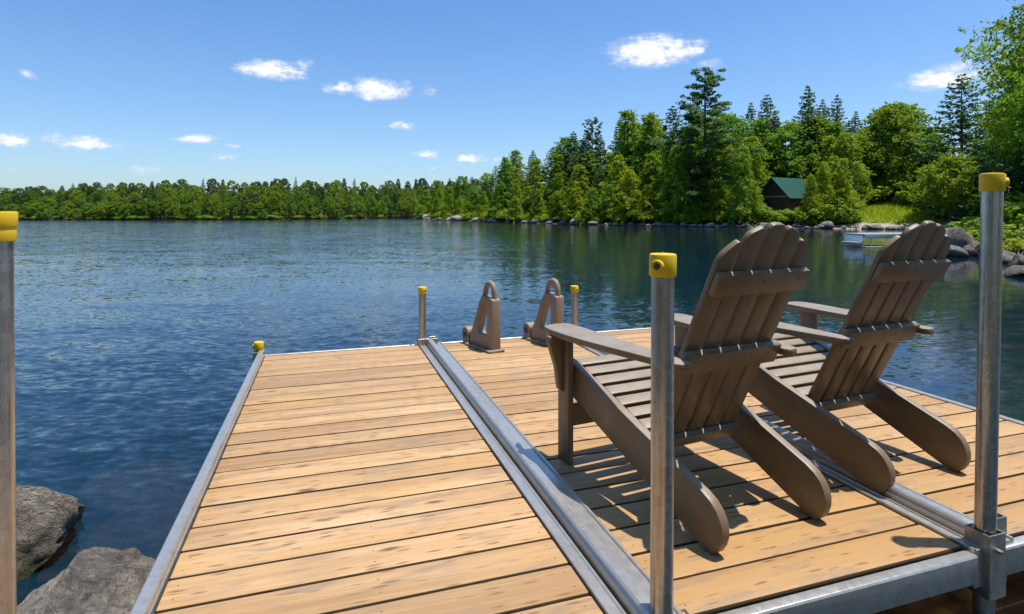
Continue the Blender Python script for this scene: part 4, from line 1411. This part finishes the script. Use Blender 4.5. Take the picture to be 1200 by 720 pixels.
FAR_D = [(uu, ray_shore(uu)) for uu in range(-160, 481, 20)] + [(500, 172), (560, 180)]
FAR_LAB = {0: 'rounded green tree at the waterline of the far shore', 1: 'rounded green tree halfway up the far wooded shore', 2: 'dark green tree on the ridge of the far wooded shore'}
FAR_TOP = [(-120, 222), (0, 219), (60, 218), (120, 217), (170, 214), (250, 213), (340, 212), (420, 213), (490, 213), (540, 210)]
far_n = 0
for row, (off, step, frac, lo) in enumerate([(0.8, 12.5, .50, 0), (8, 13, .34, 0), (22, 13, .20, 1), (42, 12.5, .08, 1), (64, 12, .0, 2)]):
    u = -95
    while u < 560:
        d = interp(FAR_D, u) + off * rt.uniform(.85, 1.15)
        if u > 488 and row < 2:
            break
        x, y = at(u, d)
        z = gz(x, y)
        vt = interp(FAR_TOP, u) + 44 * frac + rt.uniform(-3.5, 5.5)
        con = rt.random() < (.05 if row < 2 else .16)
        if con:
            vt -= rt.uniform(1, 4)
        h = EYE + (H_PX - vt) / F_PX * d - z
        h = max(3.0, min(h, 14))
        zz = EYE + (H_PX - vt) / F_PX * d - h
        pr = FARS if con else (FARD if rt.random() < (.12, .45, .75)[lo] else FAR)
        o = bpy.data.objects.new('far_spruce' if con else 'far_tree', far_single(pr[rt.randrange(len(pr))]))
        COL.objects.link(o)
        o.location = (x, y, min(zz, z))
        o.rotation_euler = (0, 0, rt.uniform(0, 6.28))
        wv_ = (step * rt.uniform(.95, 1.55) / F_PX * d) / (h * .8)
        o.scale = (h * wv_ * (1 if not con else .8), h * wv_ * (1 if not con else .8), h + (zz - min(zz, z)))
        lab = FAR_LAB[lo] if not con else (('pointed dark spruce at the waterline of the far shore', 'pointed dark spruce halfway up the far wooded shore', 'pointed spruce tip on the far ridge')[lo])
        tag(o, lab, 'tree', ('rounded' if not con else 'pointed') + ' trees of the far shore, ' + ('waterline', 'slope', 'ridge')[lo])
        far_n += 1
        u += step * rt.uniform(.6, 1.3)

# pale reeds and bushes at the far waterline
u = 25
while u < 470:
    d = interp(FAR_D, u) - .5
    x, y = at(u, d)
    if rt.random() < .95:
        plant(PROTO['h'][2], x, y, rt.uniform(.5, 1.2), 'low green bush at the far waterline', 'bush', 'low bushes along the far waterline', wide=rt.uniform(1.2, 2.4), z=WATER_Z + .05)
    u += rt.uniform(9, 24)

# ------------------------------------------------------------------ cottage
PHI = R(30)
cx, cy = at(907, 61.2)
cz = 1.35
cot = empty('cottage', (cx, cy, cz), PHI, 'dark timber cottage with a green roof among the trees', 'cottage')
HW, LEN, EAVE, RIDGE = 1.75, 6.2, 1.60, 3.45
mb = MB()
to_yz = Matrix(((0, 0, 1, LEN / 2), (1, 0, 0, 0), (0, 1, 0, 0), (0, 0, 0, 1)))
mb.prism([(-HW, -.6), (HW, -.6), (HW, EAVE), (0, RIDGE - .06), (-HW, EAVE)], LEN, 0, to_yz)
mb.build('wall', M['dark_timber'], cot, 30)
mb = MB()
for s in (-1, 1):
    p = [(0, RIDGE), (s * (HW + .40), EAVE - .42), (s * (HW + .40), EAVE - .34), (0, RIDGE + .09)]
    mt = Matrix(((0, 0, 1, LEN / 2 - .05), (1, 0, 0, 0), (0, 1, 0, 0), (0, 0, 0, 1)))
    mb.prism(p if s > 0 else p[::-1], LEN + .9, 0, mt)
    for k in range(16):
        xk = -.45 + k * (LEN + .8) / 15
        d0, d1 = Vector((xk, 0, RIDGE + .10)), Vector((xk, s * (HW + .40), EAVE - .33))
        mb.tube([d0, d1], .022, 4)
mb.build('roof', M['green_roof'], cot, 30)
mb = MB()
mb.box((-.06, -HW - .1, EAVE - .18), (-.005, HW + .1, EAVE - .08))
mb.build('gable_trim', M['pale_trim'], cot, 30)
for (y0, z0, y1, z1) in ((-.22, 2.15, .22, 2.62), (.55, .55, 1.15, 1.2)):
    mb = MB()
    mb.box((-.05, y0 - .07, z0 - .07), (-.004, y1 + .07, z1 + .07))
    fr = mb.build('window', M['dark_timber'], cot, 30)
    mb = MB()
    mb.box((-.058, y0, z0), (-.0505, y1, z1))
    mb.build('pane', M['glass'], fr, 30)
mb = MB()
mb.box((-.05, -.85, -.25), (-.004, -.05, 1.25))
mb.build('door', M['dark_timber'], cot, 30)
mb = MB()
mb.box((-1.9, -HW - .3, -.42), (-.07, HW + .6, -.28))
mb.box((-.06, -HW - 1.5, -.42), (LEN, -HW - .02, -.28))
mb.build('porch_deck', M['pale_trim'], cot, 30)
mb = MB()
for k in range(7):
    mb.box((.2 + k * .95, -HW - 1.46, -.27), (.28 + k * .95, -HW - 1.38, .42))
mb.box((.12, -HW - 1.47, .42), (LEN, -HW - 1.37, .50))
mb.box((.12, -HW - 1.44, .08), (LEN, -HW - 1.40, .14))
mb.build('porch_rail', M['dark_timber'], cot, 30)

# thin pale post in the clearing
x, y = at(1068, 60)
mb = MB()
mb.cyl((0, 0, -.2), (0, 0, 2.05), .055, .05, seg=12)
mb.box((-.09, -.05, 1.95), (.09, .05, 2.12), .01)
po = mb.build('marker_post', M['white_paint'])
po.location = (x, y, gz(x, y))
po.location.z = min(po.location.z, EYE + (H_PX - 218) / F_PX * 60 - 2.12)
tag(po, 'thin pale post standing at the back of the grassy clearing', 'post')

# ------------------------------------------------------------------ small neighbouring docks
x0, y0 = at(1013, 24.3)
nd = empty('raised_dock', (x0, y0, WATER_Z), R(10), 'small raised metal dock in the cove behind the farther chair', 'dock')
mb = MB()
mb.box((0, 0, .50), (3.6, 1.2, .57), .01)
mb.build('deck', M['pale_metal'], nd)
mb = MB()
mb.box((.01, -.025, .37), (3.6, -.003, .545), .004)
mb.box((.01, 1.203, .37), (3.6, 1.225, .545), .004)
mb.build('side_beam', M['blue_alu'], nd)
mb = MB()
mb.box((-.02, .06, .03), (.015, 1.14, .49), .004)
mb.build('end_panel', M['blue_alu'], nd)
for (px, py) in ((.36, 0.02), (.36, 1.18), (2.6, .02), (2.6, 1.18)):
    mb = MB()
    mb.cyl((px, py, -1.4), (px, py, .495), .028, seg=10)
    mb.build('leg', M['blue_alu'], nd)
mb = MB()
mb.box((-.12, -.25, -.06), (1.25, 1.0, .035), .012)
mb.build('float', M['grey_wood'], nd)
mb = MB()
mb.box((-.36, .05, .10), (-.03, .95, .22), .02)
mb.build('step', M['pale_trim'], nd)
mb = MB()
mb.cyl((.55, 1.1, .57), (.55, 1.1, .80), .025, seg=8)
mb.cyl((.42, 1.1, .57), (.42, 1.1, .84), .012, seg=8)
mb.build('mooring_post', M['dark_timber'], nd)

x0, y0 = at(640, 79.0)
sdk = empty('jetty', (x0, y0, WATER_Z), R(-14), 'low grey jetty against the wooded shore of the peninsula', 'jetty')
mb = MB()
mb.box((0, 0, .62), (2.7, 2.2, .76), .01)
mb.build('deck', M['grey_wood'], sdk)
for (px, py) in ((.25, .15), (2.4, .15), (.25, 1.9), (2.4, 1.9)):
    mb = MB()
    mb.cyl((px, py, -1), (px, py, .615), .08, seg=8)
    mb.build('leg', M['grey_wood'], sdk)
